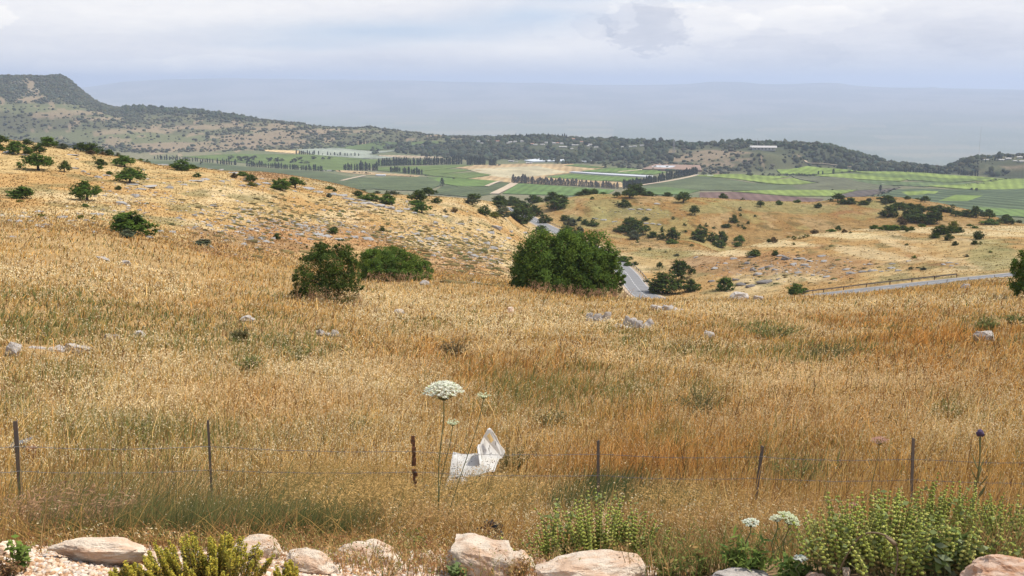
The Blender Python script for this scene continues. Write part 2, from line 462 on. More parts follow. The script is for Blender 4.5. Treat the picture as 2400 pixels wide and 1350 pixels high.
FOREST = [(450, 262, 150, 9), (330, 256, 40, 4), (560, 276, 80, 6), (1150, 355, 200, 20), (1000, 348, 70, 8), (1350, 365, 140, 18), (1300, 337, 220, 12), (1500, 357, 70, 22), (1520, 375, 60, 12), (1480, 345, 150, 8), (1850, 350, 130, 9), (1980, 372, 110, 16), (1780, 345, 160, 7), (2080, 395, 90, 8), (2260, 388, 50, 12), (2350, 380, 60, 7), (2380, 412, 100, 7), (2200, 404, 60, 5)]
for_m = patches(FOREST, .5, 17.6, 21.2)
C = lerp(C, (.085, .095, .055), for_m*.85)
mesa = sstep(19.2, 19.5, LAY)*(AZ < ray(330, 250)[0])[:, None]*(LAY < 21)
C = lerp(C, (.30, .28, .24), mesa*sstep(.55, .68, fbm(X/25, Z/6, 23, 4))*.7)
# far plain and plateau: colours lightened towards the haze, painting in some fading
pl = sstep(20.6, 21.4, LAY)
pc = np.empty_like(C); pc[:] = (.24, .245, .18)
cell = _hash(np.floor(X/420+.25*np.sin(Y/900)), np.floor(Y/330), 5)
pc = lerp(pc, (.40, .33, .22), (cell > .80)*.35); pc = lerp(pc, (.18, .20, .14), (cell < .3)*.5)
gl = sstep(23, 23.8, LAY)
gc = np.empty_like(C); gc[:] = (.31, .29, .25)  # plateau albedo lifted near the haze tone, so haze fading is partly painted
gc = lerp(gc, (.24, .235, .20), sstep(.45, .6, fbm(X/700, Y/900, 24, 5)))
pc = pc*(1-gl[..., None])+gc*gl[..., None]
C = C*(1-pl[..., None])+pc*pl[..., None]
C *= (.88+.24*n4)[..., None]

V = np.stack([X, Y, Z], -1).reshape(-1, 3)
I = np.arange(NA*ND).reshape(NA, ND)
ia = np.arange(NA-1)
f1 = np.stack([I[:-1, :-1], I[1:, :-1], I[1:, 1:], I[:-1, 1:]], -1).reshape(-1, 4)[:, ::-1]
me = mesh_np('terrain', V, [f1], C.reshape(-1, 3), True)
m, b, out = new_mat('ground_soil')
oc = coords(b)
col = b.n('ShaderNodeVertexColor', layer_name='Col').outputs[0]
na = b.noise(oc, .35, 8, .62); nb_ = b.noise(oc, 5.0, 6, .65)
k = b.m('MULTIPLY', b.ramp(na, [(.3, .72), (.7, 1.25)]), b.ramp(nb_, [(.3, .7), (.7, 1.28)]))
d = b.n('ShaderNodeBsdfDiffuse'); b.put(d.inputs[0], b.vmul(col, k)); d.inputs[1].default_value = .7
bp = b.n('ShaderNodeBump'); bp.inputs['Strength'].default_value = .5; bp.inputs['Distance'].default_value = .25
b.put(bp.inputs['Height'], nb_); b.put(d.inputs['Normal'], bp.outputs[0])
b.nt.links.new(d.outputs[0], out.inputs[0])
M['ground'] = m
tag(link('terrain', me, m), 'dry grassy hillsides falling to a green farming valley and far hazy hills', 'terrain', None, 'structure')

# ------------------------------------------------------------------ fields on the valley floor
def field_mat(name, c, ang, c2=None, period=9.0, rowk=.45, big=.3):
    m, b, out = new_mat(name)
    oc = coords(b)
    mp = b.n('ShaderNodeMapping'); b.put(mp.inputs[0], oc); mp.inputs['Rotation'].default_value = (0, 0, ang)
    wv = b.n('ShaderNodeTexWave'); b.put(wv.inputs[0], mp.outputs[0]); wv.inputs['Scale'].default_value = .314/period
    wv.inputs['Distortion'].default_value = 1.2; wv.inputs['Detail'].default_value = 2
    n = b.noise(oc, .02, 5, .6); nf = b.noise(oc, .25, 4, .7)
    c2 = c2 or tuple(x*.45 for x in c)
    k = b.m('MULTIPLY', wv.outputs['Fac'], rowk)
    cc = b.mix(k, (*c, 1), (*c2, 1))
    cc = b.vmul(cc, b.m('MULTIPLY', b.ramp(n, [(.3, 1-big), (.7, 1+big)]), b.ramp(nf, [(.3, .72), (.7, 1.25)])))
    d = b.n('ShaderNodeBsdfDiffuse'); b.put(d.inputs[0], cc)
    b.nt.links.new(d.outputs[0], out.inputs[0])
    return m
VG, VB, VD = (.125, .165, .052), (.195, .245, .062), (.098, .118, .056)
WH, WP, PL = (.42, .30, .16), (.44, .38, .24), (.165, .105, .085)
BR = (.130, .132, .078)
FIELDS = [
 ('vineyard_field', VD, .3, [(330, 378), (500, 384), (560, 391), (760, 405), (830, 416), (990, 421), (985, 440), (830, 446), (700, 440), (500, 412), (330, 398)]),
 ('vineyard_field', VG, .2, [(425, 368), (545, 362), (740, 364), (850, 373), (1000, 377), (1000, 386), (885, 390), (800, 400), (765, 400), (690, 393), (560, 381)]),
 ('netted_orchard_field', (.30, .32, .25), .5, [(693, 352), (790, 347), (940, 353), (860, 362), (930, 370), (850, 372), (740, 364)]),
 ('wheat_field', (.60, .43, .22), .1, [(614, 351), (705, 354), (695, 361), (625, 355)]),
 ('vineyard_field', (.110, .145, .055), .6, [(755, 345), (890, 331), (1000, 332), (1110, 333), (1000, 341), (900, 351), (800, 349)]),
 ('wheat_field', (.38, .30, .20), .1, [(885, 364), (1000, 366), (1050, 370), (1000, 372), (900, 370)]),
 ('vineyard_field', VG, .9, [(880, 394), (1075, 388), (1110, 389), (1035, 397), (945, 406), (885, 401)]),
 ('vineyard_field', VG, .9, [(955, 408), (1040, 397), (1105, 400), (1015, 411)]),
 ('wheat_field', WH, .1, [(785, 399), (850, 402), (905, 407), (985, 412), (972, 416), (880, 411), (790, 403)]),
 ('vineyard_field', (.105, .128, .060), .45, [(835, 419), (975, 416), (1032, 419), (1036, 434), (1000, 449), (900, 446), (850, 442)]),
 ('vineyard_field', (.13, .19, .055), .45, [(1000, 416), (1090, 420), (1172, 426), (1140, 438), (1075, 438), (1040, 432)]),
 ('vineyard_field', VD, .45, [(1040, 436), (1140, 440), (1175, 428), (1207, 431), (1152, 456), (1110, 464), (1010, 456)]),
 ('vineyard_field', (.125, .19, .06), .2, [(1216, 431), (1440, 447), (1420, 458), (1330, 460), (1178, 455)]),
 ('wheat_field', WH, .1, [(1045, 391), (1130, 387), (1225, 384), (1340, 385), (1425, 391), (1390, 399), (1340, 405), (1275, 413), (1295, 418), (1455, 428), (1465, 440), (1205, 430), (1090, 421), (1150, 413), (1115, 402), (1095, 397)]),
 ('wheat_field', WP, .7, [(1095, 398), (1190, 393), (1260, 390), (1330, 404), (1265, 413), (1200, 419), (1150, 413)]),
 ('vineyard_field', VG, .3, [(995, 412), (1110, 405), (1152, 411), (1090, 420)]),
 ('vineyard_field', (.11, .15, .05), .3, [(1322, 389), (1350, 386), (1420, 393), (1395, 396)]),
 ('vineyard_field', (.13, .19, .055), .3, [(1362, 402), (1430, 395), (1530, 399), (1562, 405), (1530, 410), (1480, 409)]),
 ('vineyard_field', (.13, .19, .055), .3, [(1280, 417), (1340, 409), (1500, 419), (1485, 426), (1400, 425)]),
 ('vineyard_field', (.110, .130, .066), 1.0, [(1500, 440), (1632, 413), (1690, 420), (1760, 430), (1850, 435), (1992, 446), (1870, 448), (1600, 447), (1520, 446)]),
 ('vineyard_field', (.12, .17, .06), 1.0, [(1480, 446), (1560, 440), (1640, 448), (1600, 458), (1480, 458)]),
 ('young_crop_field', VB, .2, [(1615, 413), (1740, 410), (1850, 415), (1808, 422), (1850, 430), (1760, 426)]),
 ('young_crop_field', VB, .2, [(1758, 425), (1860, 419), (1912, 430), (1850, 434)]),
 ('vineyard_field', BR, .7, [(1855, 413), (1985, 417), (2050, 430), (2110, 441), (2000, 449), (1870, 446), (1855, 437), (1922, 429), (1862, 418)]),
 ('young_crop_field', VB, .1, [(1715, 450), (1800, 448), (2010, 447), (1952, 461), (1850, 461)]),
 ('ploughed_field', PL, .1, [(1640, 452), (1720, 451), (1850, 462), (1930, 468), (1900, 478), (1640, 470)]),
 ('ploughed_field', (.12, .10, .085), .1, [(1965, 459), (2012, 448), (2110, 441), (2060, 455), (2000, 466)]),
 ('young_crop_field', VB, .3, [(1905, 412), (1995, 408), (2132, 421), (2108, 426), (2000, 420)]),
 ('vineyard_field', VG, .3, [(1990, 408), (2090, 408), (2200, 418), (2330, 419), (2200, 428), (2130, 424), (2120, 420)]),
 ('young_crop_field', VB, .3, [(1990, 403), (2100, 404), (2170, 407), (2335, 419), (2310, 426), (2200, 419), (2110, 411)]),
 ('vineyard_field', (.115, .150, .066), .3, [(1985, 421), (2120, 428), (2290, 429), (2165, 439), (2060, 436)]),
 ('young_crop_field', (.19, .25, .06), .6, [(1820, 400), (1890, 392), (1960, 397), (2010, 402), (1930, 409), (1830, 409)]),
 ('young_crop_field', VB, .4, [(2165, 437), (2340, 421), (2400, 421), (2460, 430), (2380, 446), (2280, 446)]),
 ('orchard_field', (.100, .130, .068), 2.45, [(2030, 474), (2100, 446), (2280, 447), (2480, 438), (2500, 520), (2300, 500), (2180, 482)]),
 ('young_crop_field', VB, .4, [(2112, 452), (2205, 448), (2192, 456), (2130, 461)]),
 ('young_crop_field', (.17, .23, .06), 2.45, [(2200, 473), (2240, 459), (2305, 461), (2268, 474)]),
 ('vineyard_field', (.14, .20, .06), .1, [(2290, 488), (2500, 500), (2500, 518), (2320, 506)]),
]
fnum = {}
for i, (nm, c, ang, poly) in enumerate(FIELDS):
    bm = bmesh.new()
    P = [ground_at(px, py, 960) for px, py in poly]
    vs = [bm.verts.new((p.x, p.y, 0)) for p in P]
    bm.faces.new(vs)
    bmesh.ops.triangulate(bm, faces=bm.faces[:])
    for _ in range(3):
        bmesh.ops.subdivide_edges(bm, edges=[e for e in bm.edges if e.calc_length() > 40], cuts=1, use_grid_fill=False)
        bmesh.ops.triangulate(bm, faces=bm.faces[:])
    hgt = 1.0 if 'wheat' not in nm and 'plough' not in nm else .55
    zz = zgrid([v.co.x for v in bm.verts], [v.co.y for v in bm.verts])
    for v, z in zip(bm.verts, zz): v.co.z = z+hgt+i*.012
    bm.normal_update()
    for f in bm.faces:
        if f.normal.z < 0: f.normal_flip()
    be = [e for e in bm.edges if e.is_boundary]
    r = bmesh.ops.extrude_edge_only(bm, edges=be)
    for v in r['geom']:
        if isinstance(v, bmesh.types.BMVert): v.co.z -= hgt+.9
    o = link(nm, bm_mesh(nm, bm), field_mat(nm, c, ang, period=(30 if 'orchard_field' == nm else 13), rowk=(.9 if nm == 'orchard_field' else .45)))
    tag(o, None, None, None, 'structure')

def ribbon(pts, w, dz=.0, z=None, tilt=True):
    """strip along points: verts, faces"""
    n = len(pts); vs = []
    for i, p in enumerate(pts):
        t = (pts[min(i+1, n-1)]-pts[max(i-1, 0)]); t.z = 0; t.normalize()
        s = Vector((t.y, -t.x, 0))
        for q in (-.5, .5):
            vs.append(p+s*w*q+Vector((0, 0, dz)))
    fs = [(2*i, 2*i+1, 2*i+3, 2*i+2) for i in range(n-1)]
    return np.array([v[:] for v in vs]), np.array(fs)
def ribbon_obj(name, pts, w, dz, mat):
    v, f = ribbon(pts, w, dz)
    return link(name, mesh_np(name, v, f), mat)

# farm tracks between the fields
trk = simple('pale_track', (.52, .40, .27), .95, 0, .1, .3)
def track(pix, w, d0=960, dz=1.3):
    P = [ground_at(px, py, d0) for px, py in pix]
    P = catmull(P, 8)
    zz = zgrid([p.x for p in P], [p.y for p in P])
    P = [Vector((p.x, p.y, float(z))) for p, z in zip(P, zz)]
    tag(ribbon_obj('farm_track', P, w, dz, trk), None, None, None, 'structure')
track([(1207, 430), (1190, 440), (1158, 456)], 13)
track([(800, 425), (830, 418), (855, 413)], 7)
track([(2150, 398), (2060, 395), (1960, 389), (1900, 384), (1885, 378)], 6)
track([(1140, 438), (1165, 428), (1180, 426)], 7)
track([(1500, 436), (1560, 427), (1632, 412)], 7)
track([(1450, 404), (1530, 396), (1560, 389)], 8)

# ------------------------------------------------------------------ the road
asph = simple('worn_asphalt', (.20, .195, .19), .9, 0, .6, .2)
verge = simple('road_verge', (.48, .36, .24), .95, 0, .5, .3)
white = simple('white_paint', (.50, .49, .46), .7, 0, 2, .15)
tag(ribbon_obj('road_shoulder', RC, 7.6, .0, verge), 'pale gravel shoulder along the asphalt road', 'shoulder', None, 'structure')
tag(ribbon_obj('road', RC, 5.9, .05, asph), 'grey two-lane asphalt road curving down through the dry hills', 'road', None, 'structure')
def offset(pts, s):
    o = []
    n = len(pts)
    for i, p in enumerate(pts):
        t = (pts[min(i+1, n-1)]-pts[max(i-1, 0)]); t.z = 0; t.normalize()
        o.append(p+Vector((t.y, -t.x, 0))*s)
    return o
allv, allf, k = [], [], 0
for s in (-2.7, 2.7):
    v, f = ribbon(offset(RC, s), .14, .058); allv.append(v); allf.append(f+k); k += len(v)
dash = offset(RC, 0)
for i in range(0, len(dash)-2, 3):
    v, f = ribbon(dash[i:i+3], .18, .058); allv.append(v); allf.append(f+k); k += len(v)
tag(link('road_markings', mesh_np('road_markings', np.concatenate(allv), np.concatenate(allf)), white), 'white edge lines and centre dashes on the asphalt road', 'road marking', None, 'structure')

# guard rails
steel = simple('galvanised_steel', (.36, .31, .26), .6, 0, 8, .3)
rust = simple('rusty_steel', (.17, .10, .065), .85, .3, 12, .5)
def guard_rail(pts, label):
    t = thing('guard_rail', label, 'guard rail', pts[0], 'guard rails along the road')
    bm = bmesh.new()
    prof = [(-.04, .45), (.04, .50), (-.02, .57), (.04, .64), (-.04, .70)]
    n = len(pts); rows = []
    for i, p in enumerate(pts):
        tt = (pts[min(i+1, n-1)]-pts[max(i-1, 0)]); tt.z = 0; tt.normalize()
        s = Vector((tt.y, -tt.x, 0))
        rows.append([[bm.verts.new(p-pts[0]+s*(a+th)+Vector((0, 0, z+.1))) for a, z in prof] for th in (0, .03)])
    for i in range(n-1):
        for q in range(4):
            bm.faces.new((rows[i][0][q], rows[i+1][0][q], rows[i+1][0][q+1], rows[i][0][q+1]))
            bm.faces.new((rows[i][1][q], rows[i][1][q+1], rows[i+1][1][q+1], rows[i+1][1][q]))
        for q in (0, 4):
            bm.faces.new((rows[i][0][q], rows[i][1][q], rows[i+1][1][q], rows[i+1][0][q]))
    link('rail_beam', bm_mesh('rail_beam', bm), steel, t)
    acc = 0; last = -9
    pm = bmesh.new(); bm_box(pm, (0, 0, .3), (.12, .12, 1.0)); pmesh = bm_mesh('rail_post', pm)
    for i in range(n):
        if i and True: acc += (pts[i]-pts[i-1]).length
        if acc-last >= 4:
            link('rail_post', pmesh, rust, t, pts[i]-pts[0]+Vector((0, 0, -.05))); last = acc
def road_between(pxa, pxb, s):
    o = offset(RC, s); r = []
    for p in o:
        px = 1200+p.x/depth_of(p)*F
        if pxa <= px <= pxb: r.append(p)
    return r
_side = 3.9
right_part = [p for p in road_between(1840, 2246, _side) if p.length < 240]
guard_rail(right_part, 'long steel guard rail along the straight road below the rocky slope')
bend = [p for p in offset(RC, _side) if 234 < p.y < 300]
guard_rail(bend, 'short steel guard rail on the road bend beside the big green tree')
far_bend = [p for p in offset(RC, _side) if 395 < p.y < 440]
guard_rail(far_bend, 'distant guard rail where the road comes out from behind the big tree')
# thin posts on the near verge
pm = bmesh.new(); bm_tube(pm, [(0, 0, -.2), (0, 0, .6), (.02, 0, 1.25)], [.06, .055, .05], 6); pmesh = bm_mesh('roadside_post', pm)
wood = simple('weathered_wood', (.20, .16, .12), .9, 0, 6, .4)
near = [p for p in offset(RC, -5.6) if p.length < 260]
k = 0
for px in (1995, 2060, 2125, 2170, 2215, 2268, 2330):
    p = min(near, key=lambda q: abs(1200+q.x/depth_of(q)*F-px))
    z = float(zgrid(p.x, p.y))
    o = link('roadside_post', pmesh, wood, None, (p.x, p.y, z))
    tag(o, 'thin grey post on the near verge of the straight road, %s from the left' % ordinal(k), 'post', 'thin posts along the road verge'); k += 1

# ------------------------------------------------------------------ gravel at the roadside
def pebbles(n, d0, d1, s0, s1, az0=-31, az1=31, sink=.25):
    t = (1+5**.5)/2
    ico = np.array([(-1, t, 0), (1, t, 0), (-1, -t, 0), (1, -t, 0), (0, -1, t), (0, 1, t), (0, -1, -t), (0, 1, -t), (t, 0, -1), (t, 0, 1), (-t, 0, -1), (-t, 0, 1)])/1.9
    fc = np.array([(0, 11, 5), (0, 5, 1), (0, 1, 7), (0, 7, 10), (0, 10, 11), (1, 5, 9), (5, 11, 4), (11, 10, 2), (10, 7, 6), (7, 1, 8), (3, 9, 4), (3, 4, 2), (3, 2, 6), (3, 6, 8), (3, 8, 9), (4, 9, 5), (2, 4, 11), (6, 2, 10), (8, 6, 7), (9, 8, 1)])
    az = np.radians(rng.uniform(az0, az1, n)); d = rng.uniform(d0, d1, n)
    x = np.sin(az)*d; y = np.cos(az)*d; z = zgrid(x, y)
    s = np.exp(rng.uniform(np.log(s0), np.log(s1), n)**1.0)*1.0
    s = s0*(s1/s0)**(rng.random(n)**2.2)
    v = ico[None]*(1+rng.uniform(-.45, .40, (n, 12, 1)))
    v = v*np.stack([rng.uniform(.7, 1.3, n), rng.uniform(.7, 1.3, n), rng.uniform(.45, .9, n)], -1)[:, None]
    a = rng.uniform(0, 6.28, n); ca, sa = np.cos(a)[:, None], np.sin(a)[:, None]
    vx = v[..., 0]*ca-v[..., 1]*sa; vy = v[..., 0]*sa+v[..., 1]*ca
    v = np.stack([vx, vy, v[..., 2]], -1)*s[:, None, None]
    v = v+np.stack([x, y, z+s*sink], -1)[:, None]
    base = np.array([(.66, .49, .35), (.74, .60, .46), (.58, .39, .25), (.46, .27, .15), (.60, .51, .42)])[rng.integers(0, 5, n)]
    base = base*rng.uniform(.75, 1.12, (n, 1))
    f = (fc[None]+np.arange(n)[:, None, None]*12).reshape(-1, 3)
    return v.reshape(-1, 3), f, np.repeat(base, 12, 0)
v, f, c = pebbles(110000, 2.8, 4.5, .0026, .0125, -31, 9)
m, b, out = new_mat('limestone_gravel')
d = b.n('ShaderNodeBsdfDiffuse'); vc = b.n('ShaderNodeVertexColor', layer_name='Col').outputs[0]
b.put(d.inputs[0], b.vmul(vc, b.ramp(b.noise(coords(b), 60, 4), [(.3, .75), (.7, 1.15)])))
b.nt.links.new(d.outputs[0], out.inputs[0]); M['gravel'] = m
tag(link('gravel', mesh_np('gravel', v, f, c), m), 'cream and orange limestone gravel along the roadside edge', 'gravel', None, 'stuff')
# ------------------------------------------------------------------ foliage: crowns of many leaf-sized faces
def rot_frames(n, r):
    """random orthonormal pairs (u, v)"""
    a = r.normal(size=(n, 3)); a /= np.linalg.norm(a, axis=1)[:, None]
    b_ = r.normal(size=(n, 3)); b_ -= (a*b_).sum(1)[:, None]*a; b_ /= np.linalg.norm(b_, axis=1)[:, None]
    return a, b_

def leaves_mesh(name, lobes, n, size, seed, squash=.75, warm=.25, fill=.22, zmin=None, spread=.17, norm=False, per=18):
    """crown from lobes (x, y, z, rx, ry, rz): leaf faces through the outer part of every lobe's volume"""
    r = np.random.default_rng(seed)
    lob = np.array(lobes, float)
    vol = (lob[:, 3]*lob[:, 4]*lob[:, 5])**(2/3)
    wh = r.choice(len(lob), n, p=vol/vol.sum())
    u = r.normal(size=(n, 3)); u /= np.linalg.norm(u, axis=1)[:, None]
    # clumps: leaves gather round twig ends, leaving small gaps between
    ncl = max(6, n//per)
    cw = r.choice(len(lob), ncl, p=vol/vol.sum())
    cu = r.normal(size=(ncl, 3)); cu /= np.linalg.norm(cu, axis=1)[:, None]
    cr = np.where(r.random(ncl) < fill, r.uniform(.35, .85, ncl), r.uniform(.82, 1.08, ncl))
    cc = lob[cw, :3]+cu*cr[:, None]*lob[cw, 3:]
    ci = r.integers(0, ncl, n)
    p = cc[ci]+r.normal(size=(n, 3))*lob[cw[ci], 3:]*spread
    nrm = cu[ci]
    if zmin is not None:
        p[:, 2] = np.maximum(p[:, 2], zmin+r.random(n)*.05)
    a, b_ = rot_frames(n, r)
    # face the leaf loosely outward and up
    tn = nrm+r.normal(size=(n, 3))*.55+np.array([0, 0, .45]); tn /= np.linalg.norm(tn, axis=1)[:, None]
    a = a-(a*tn).sum(1)[:, None]*tn; a /= np.linalg.norm(a, axis=1)[:, None]
    b_ = np.cross(tn, a)
    s = size*r.uniform(.6, 1.5, n)[:, None]
    w_ = s*squash
    bend = tn*s*.25
    v = np.stack([p-a*s-bend, p-b_*w_*.6+a*s*.1, p+a*s-bend, p+b_*w_*.6+a*s*.1], 1)
    f = np.arange(4*n).reshape(n, 4)
    cl = r.uniform(.72, 1.28, ncl)[ci]*r.uniform(.8, 1.2, n)
    hue = r.random(ncl)[ci]
    c = np.stack([cl*(1+warm*hue), cl*(1+.12*hue), cl*(1-.25*hue)], 1)
    v = v.reshape(-1, 3)
    if norm:
        lo, hi = np.percentile(v, 1.0, 0), np.percentile(v, 99.0, 0)
        v[:, :2] = (v[:, :2]-(lo+hi)[:2]/2)/(hi-lo)[:2]
        v[:, 2] = v[:, 2]/hi[2]
    return mesh_np(name, v, f, np.repeat(c, 4, 0))

def lobes_dome(r, n, flat=.5, z0=.35, spread=.36, lr=.22):
    """lobes of a low spreading crown, unit width and height, standing on z = 0"""
    out = [(0, 0, z0+.28, .30, .30, .26)]
    for i in range(n):
        a = i/n*6.283+r.uniform(-.3, .3); q = spread*r.uniform(.75, 1.05)
        zz = z0+r.uniform(.02, .22)
        k = lr*r.uniform(.75, 1.15)
        out.append((q*math.cos(a), q*math.sin(a), zz, k, k, k*1.05))
    for i in range(max(3, n//2)):
        a = r.uniform(0, 6.28); q = r.uniform(.05, .22); k = lr*r.uniform(.7, 1.0)
        out.append((q*math.cos(a), q*math.sin(a), .98-k*1.02, k, k, k))
    return out
def lobes_bush(r, n):
    out = [(0, 0, .35, .34, .34, .38)]
    for i in range(n):
        a = i/n*6.283+r.uniform(-.4, .4); q = r.uniform(.20, .36); k = r.uniform(.15, .24)
        out.append((q*math.cos(a), q*math.sin(a), r.uniform(.16, .55), k, k, k*1.15))
    for i in range(3):
        a = r.uniform(0, 6.28); q = r.uniform(.02, .18); k = r.uniform(.16, .24)
        out.append((q*math.cos(a), q*math.sin(a), 1.0-k*1.1, k, k, k*1.1))
    return out
NV = 6
CROWN = {'oak': [], 'bush': [], 'low': []}
rr = random.Random(5)
for i in range(NV):
    CROWN['oak'].append(leaves_mesh('crown', lobes_dome(rr, 7+i % 3), 2600, .042, 100+i, norm=True, fill=.3))
    CROWN['bush'].append(leaves_mesh('crown', lobes_bush(rr, 6+i % 3), 2400, .045, 200+i, zmin=.0, norm=True, fill=.3))
    CROWN['low'].append(leaves_mesh('crown', lobes_bush(rr, 5), 520, .085, 300+i, zmin=.0, norm=True, fill=.3))
def trunk_mesh(seed, h=.5, r0=.045, limbs=3):
    q = random.Random(seed); bm = bmesh.new()
    k = q.uniform(-.05, .05)
    bm_tube(bm, [(0, 0, -.06), (k*.5, 0, h*.35), (k, k*.5, h*.7)], [r0*1.35, r0, r0*.85], 7)
    for i in range(limbs):
        a = i/limbs*6.283+q.uniform(-.5, .5); L_ = q.uniform(.22, .32)
        x, y = math.cos(a)*L_, math.sin(a)*L_
        bm_tube(bm, [(k, k*.5, h*.62), (k+x*.45, y*.45, h*.9), (k+x, y, h*1.25)], [r0*.7, r0*.5, r0*.2], 5)
    return bm_mesh('trunk', bm, True)
TRUNK = [trunk_mesh(i) for i in range(4)]
STEMS = [trunk_mesh(10+i, .35, .028, 4) for i in range(3)]

cnt = {}
def place(px, py, w, h, kind, mat, label, cat, group, d0, d1, name=None, parts=True, sink=.03):
    """a tree or bush that stands on the ground under photo pixel (px, py), w x h photo pixels large"""
    p = ground_at(px, py, d0, d1)
    m_ = mpp(p)
    W_, H_ = w*m_*1.07, h*m_*1.07
    name = name or {'oak': 'oak_tree', 'bush': 'bush', 'low': 'bush'}[kind]
    t = thing(name, label, cat, p-Vector((0, 0, sink*H_)), group)
    t.rotation_euler = (0, 0, random.uniform(0, 6.28))
    c = link('crown', random.choice(CROWN[kind]), None, t)
    if not c.data.materials: c.data.materials.append(M[mat])
    c.material_slots[0].link = 'OBJECT'; c.material_slots[0].material = M[mat]
    c.scale = (W_, W_, H_/1.03)
    if parts and kind != 'low':
        k = link('trunk', random.choice(TRUNK if kind == 'oak' else STEMS), M['bark'], t)
        k.scale = (W_, W_, H_)
    return t

MAT = {'d': 'leaf_dark', 'm': 'leaf_mid', 'g': 'leaf_grey', 'y': 'leaf_yellow', 'b': 'leaf_brown'}
HUE = {'d': 'dark green', 'm': 'fresh green', 'g': 'grey green', 'y': 'yellowish green', 'b': 'brownish'}
def grove(where, group, d0, d1, items):
    """items: (px, base py, width, height, kind o/b/l, hue). Labels: look, place, then the place in the row"""
    items = sorted(items)
    heads = []
    for px, py, w, h, kd_, hu in items:
        shape = 'spreading' if kd_ == 'o' and w > 1.55*h else 'round' if kd_ == 'o' or w < 1.5*h else 'low'
        size = 'tiny' if w < 13 else 'small' if w < 22 else 'middling' if w < 34 else 'large'
        noun = 'oak tree' if kd_ == 'o' else 'bush'
        heads.append('%s %s %s %s' % (size, shape, HUE[hu], noun))
    seen = {}
    for (px, py, w, h, kd_, hu), hd in zip(items, heads):
        n = heads.count(hd); i = seen.get(hd, 0); seen[hd] = i+1
        lab = hd+' '+where
        if n > 1: lab += ', %s from the left' % ordinal(i)
        kind = {'o': 'oak', 'b': 'bush', 'l': 'low'}[kd_]
        if w < 13: kind = 'low'
        place(px, py, w, h, kind, MAT[hu], lab, 'tree' if kd_ == 'o' else 'bush', group, d0, d1)

grove('on the left hill crest', 'oaks and bushes on the left hill', 150, 330, [
 (0, 340, 36, 23, 'o', 'd'), (3, 353, 14, 14, 'b', 'm'), (42, 362, 50, 30, 'o', 'm'), (66, 361, 18, 14, 'b', 'm'), (66, 339, 22, 13, 'b', 'd'), (112, 344, 40, 22, 'b', 'm'),
 (129, 343, 15, 10, 'b', 'd'), (148, 349, 32, 12, 'b', 'g'), (92, 360, 32, 19, 'o', 'd'), (188, 355, 28, 20, 'o', 'd'), (217, 359, 42, 23, 'b', 'd'), (212, 362, 20, 10, 'b', 'b'),
 (257, 365, 22, 14, 'b', 'd'), (241, 363, 14, 8, 'b', 'b'), (277, 367, 14, 9, 'b', 'g'), (346, 377, 12, 8, 'b', 'd'), (330, 375, 14, 6, 'b', 'm'), (425, 399, 46, 24, 'b', 'm'), (424, 400, 24, 15, 'b', 'd'), (456, 396, 18, 9, 'b', 'd')])
grove('on the upper left slope', 'oaks and bushes on the left hill', 120, 330, [
 (90, 399, 65, 38, 'o', 'm'), (152, 403, 26, 25, 'o', 'd'), (293, 391, 48, 26, 'o', 'm'), (238, 393, 28, 20, 'o', 'd'), (235, 396, 13, 8, 'b', 'm'), (258, 409, 14, 8, 'b', 'm'), (221, 374, 8, 8, 'b', 'd'),
 (305, 429, 62, 34, 'o', 'm'), (461, 415, 18, 9, 'b', 'm'), (549, 417, 14, 12, 'b', 'b'), (570, 413, 24, 11, 'b', 'm'), (588, 428, 26, 18, 'o', 'd'), (592, 436, 24, 9, 'b', 'y'),
 (656, 445, 42, 26, 'b', 'm'), (692, 441, 40, 26, 'o', 'm'), (772, 444, 18, 8, 'b', 'm'), (785, 449, 10, 9, 'b', 'd'), (772, 463, 14, 10, 'b', 'g')])
grove('on the lower left slope', 'oaks and bushes on the left hill', 85, 260, [
 (204, 470, 66, 44, 'o', 'm'), (46, 465, 52, 27, 'b', 'm'), (317, 549, 88, 52, 'b', 'm'), (298, 558, 36, 20, 'b', 'g'), (277, 445, 14, 10, 'b', 'd'), (200, 485, 15, 8, 'b', 'm'), (186, 513, 17, 9, 'b', 'y'), (220, 515, 12, 8, 'b', 'y'),
 (94, 508, 22, 7, 'b', 'y'), (780, 548, 23, 16, 'b', 'd'), (649, 561, 15, 14, 'b', 'd'), (470, 576, 42, 14, 'b', 'g'), (895, 542, 13, 9, 'b', 'd'), (47, 474, 16, 6, 'b', 'y')])
grove('on the rocky middle slope rim', 'bushes on the middle slope', 200, 480, [
 (838, 459, 24, 12, 'b', 'd'), (866, 469, 46, 15, 'b', 'm'), (906, 478, 42, 22, 'b', 'm'), (885, 447, 14, 7, 'b', 'g'), (852, 443, 12, 5, 'b', 'd'), (907, 449, 9, 9, 'b', 'd'), (922, 445, 30, 9, 'b', 'g'),
 (1006, 456, 36, 20, 'o', 'd'), (978, 475, 43, 28, 'o', 'd'), (976, 481, 40, 12, 'b', 'm'), (988, 499, 40, 22, 'o', 'm'), (1022, 476, 24, 13, 'b', 'd'), (1112, 466, 30, 14, 'b', 'd'), (1107, 480, 34, 18, 'o', 'g'),
 (1045, 498, 11, 9, 'b', 'g'), (1065, 498, 14, 12, 'b', 'b')])
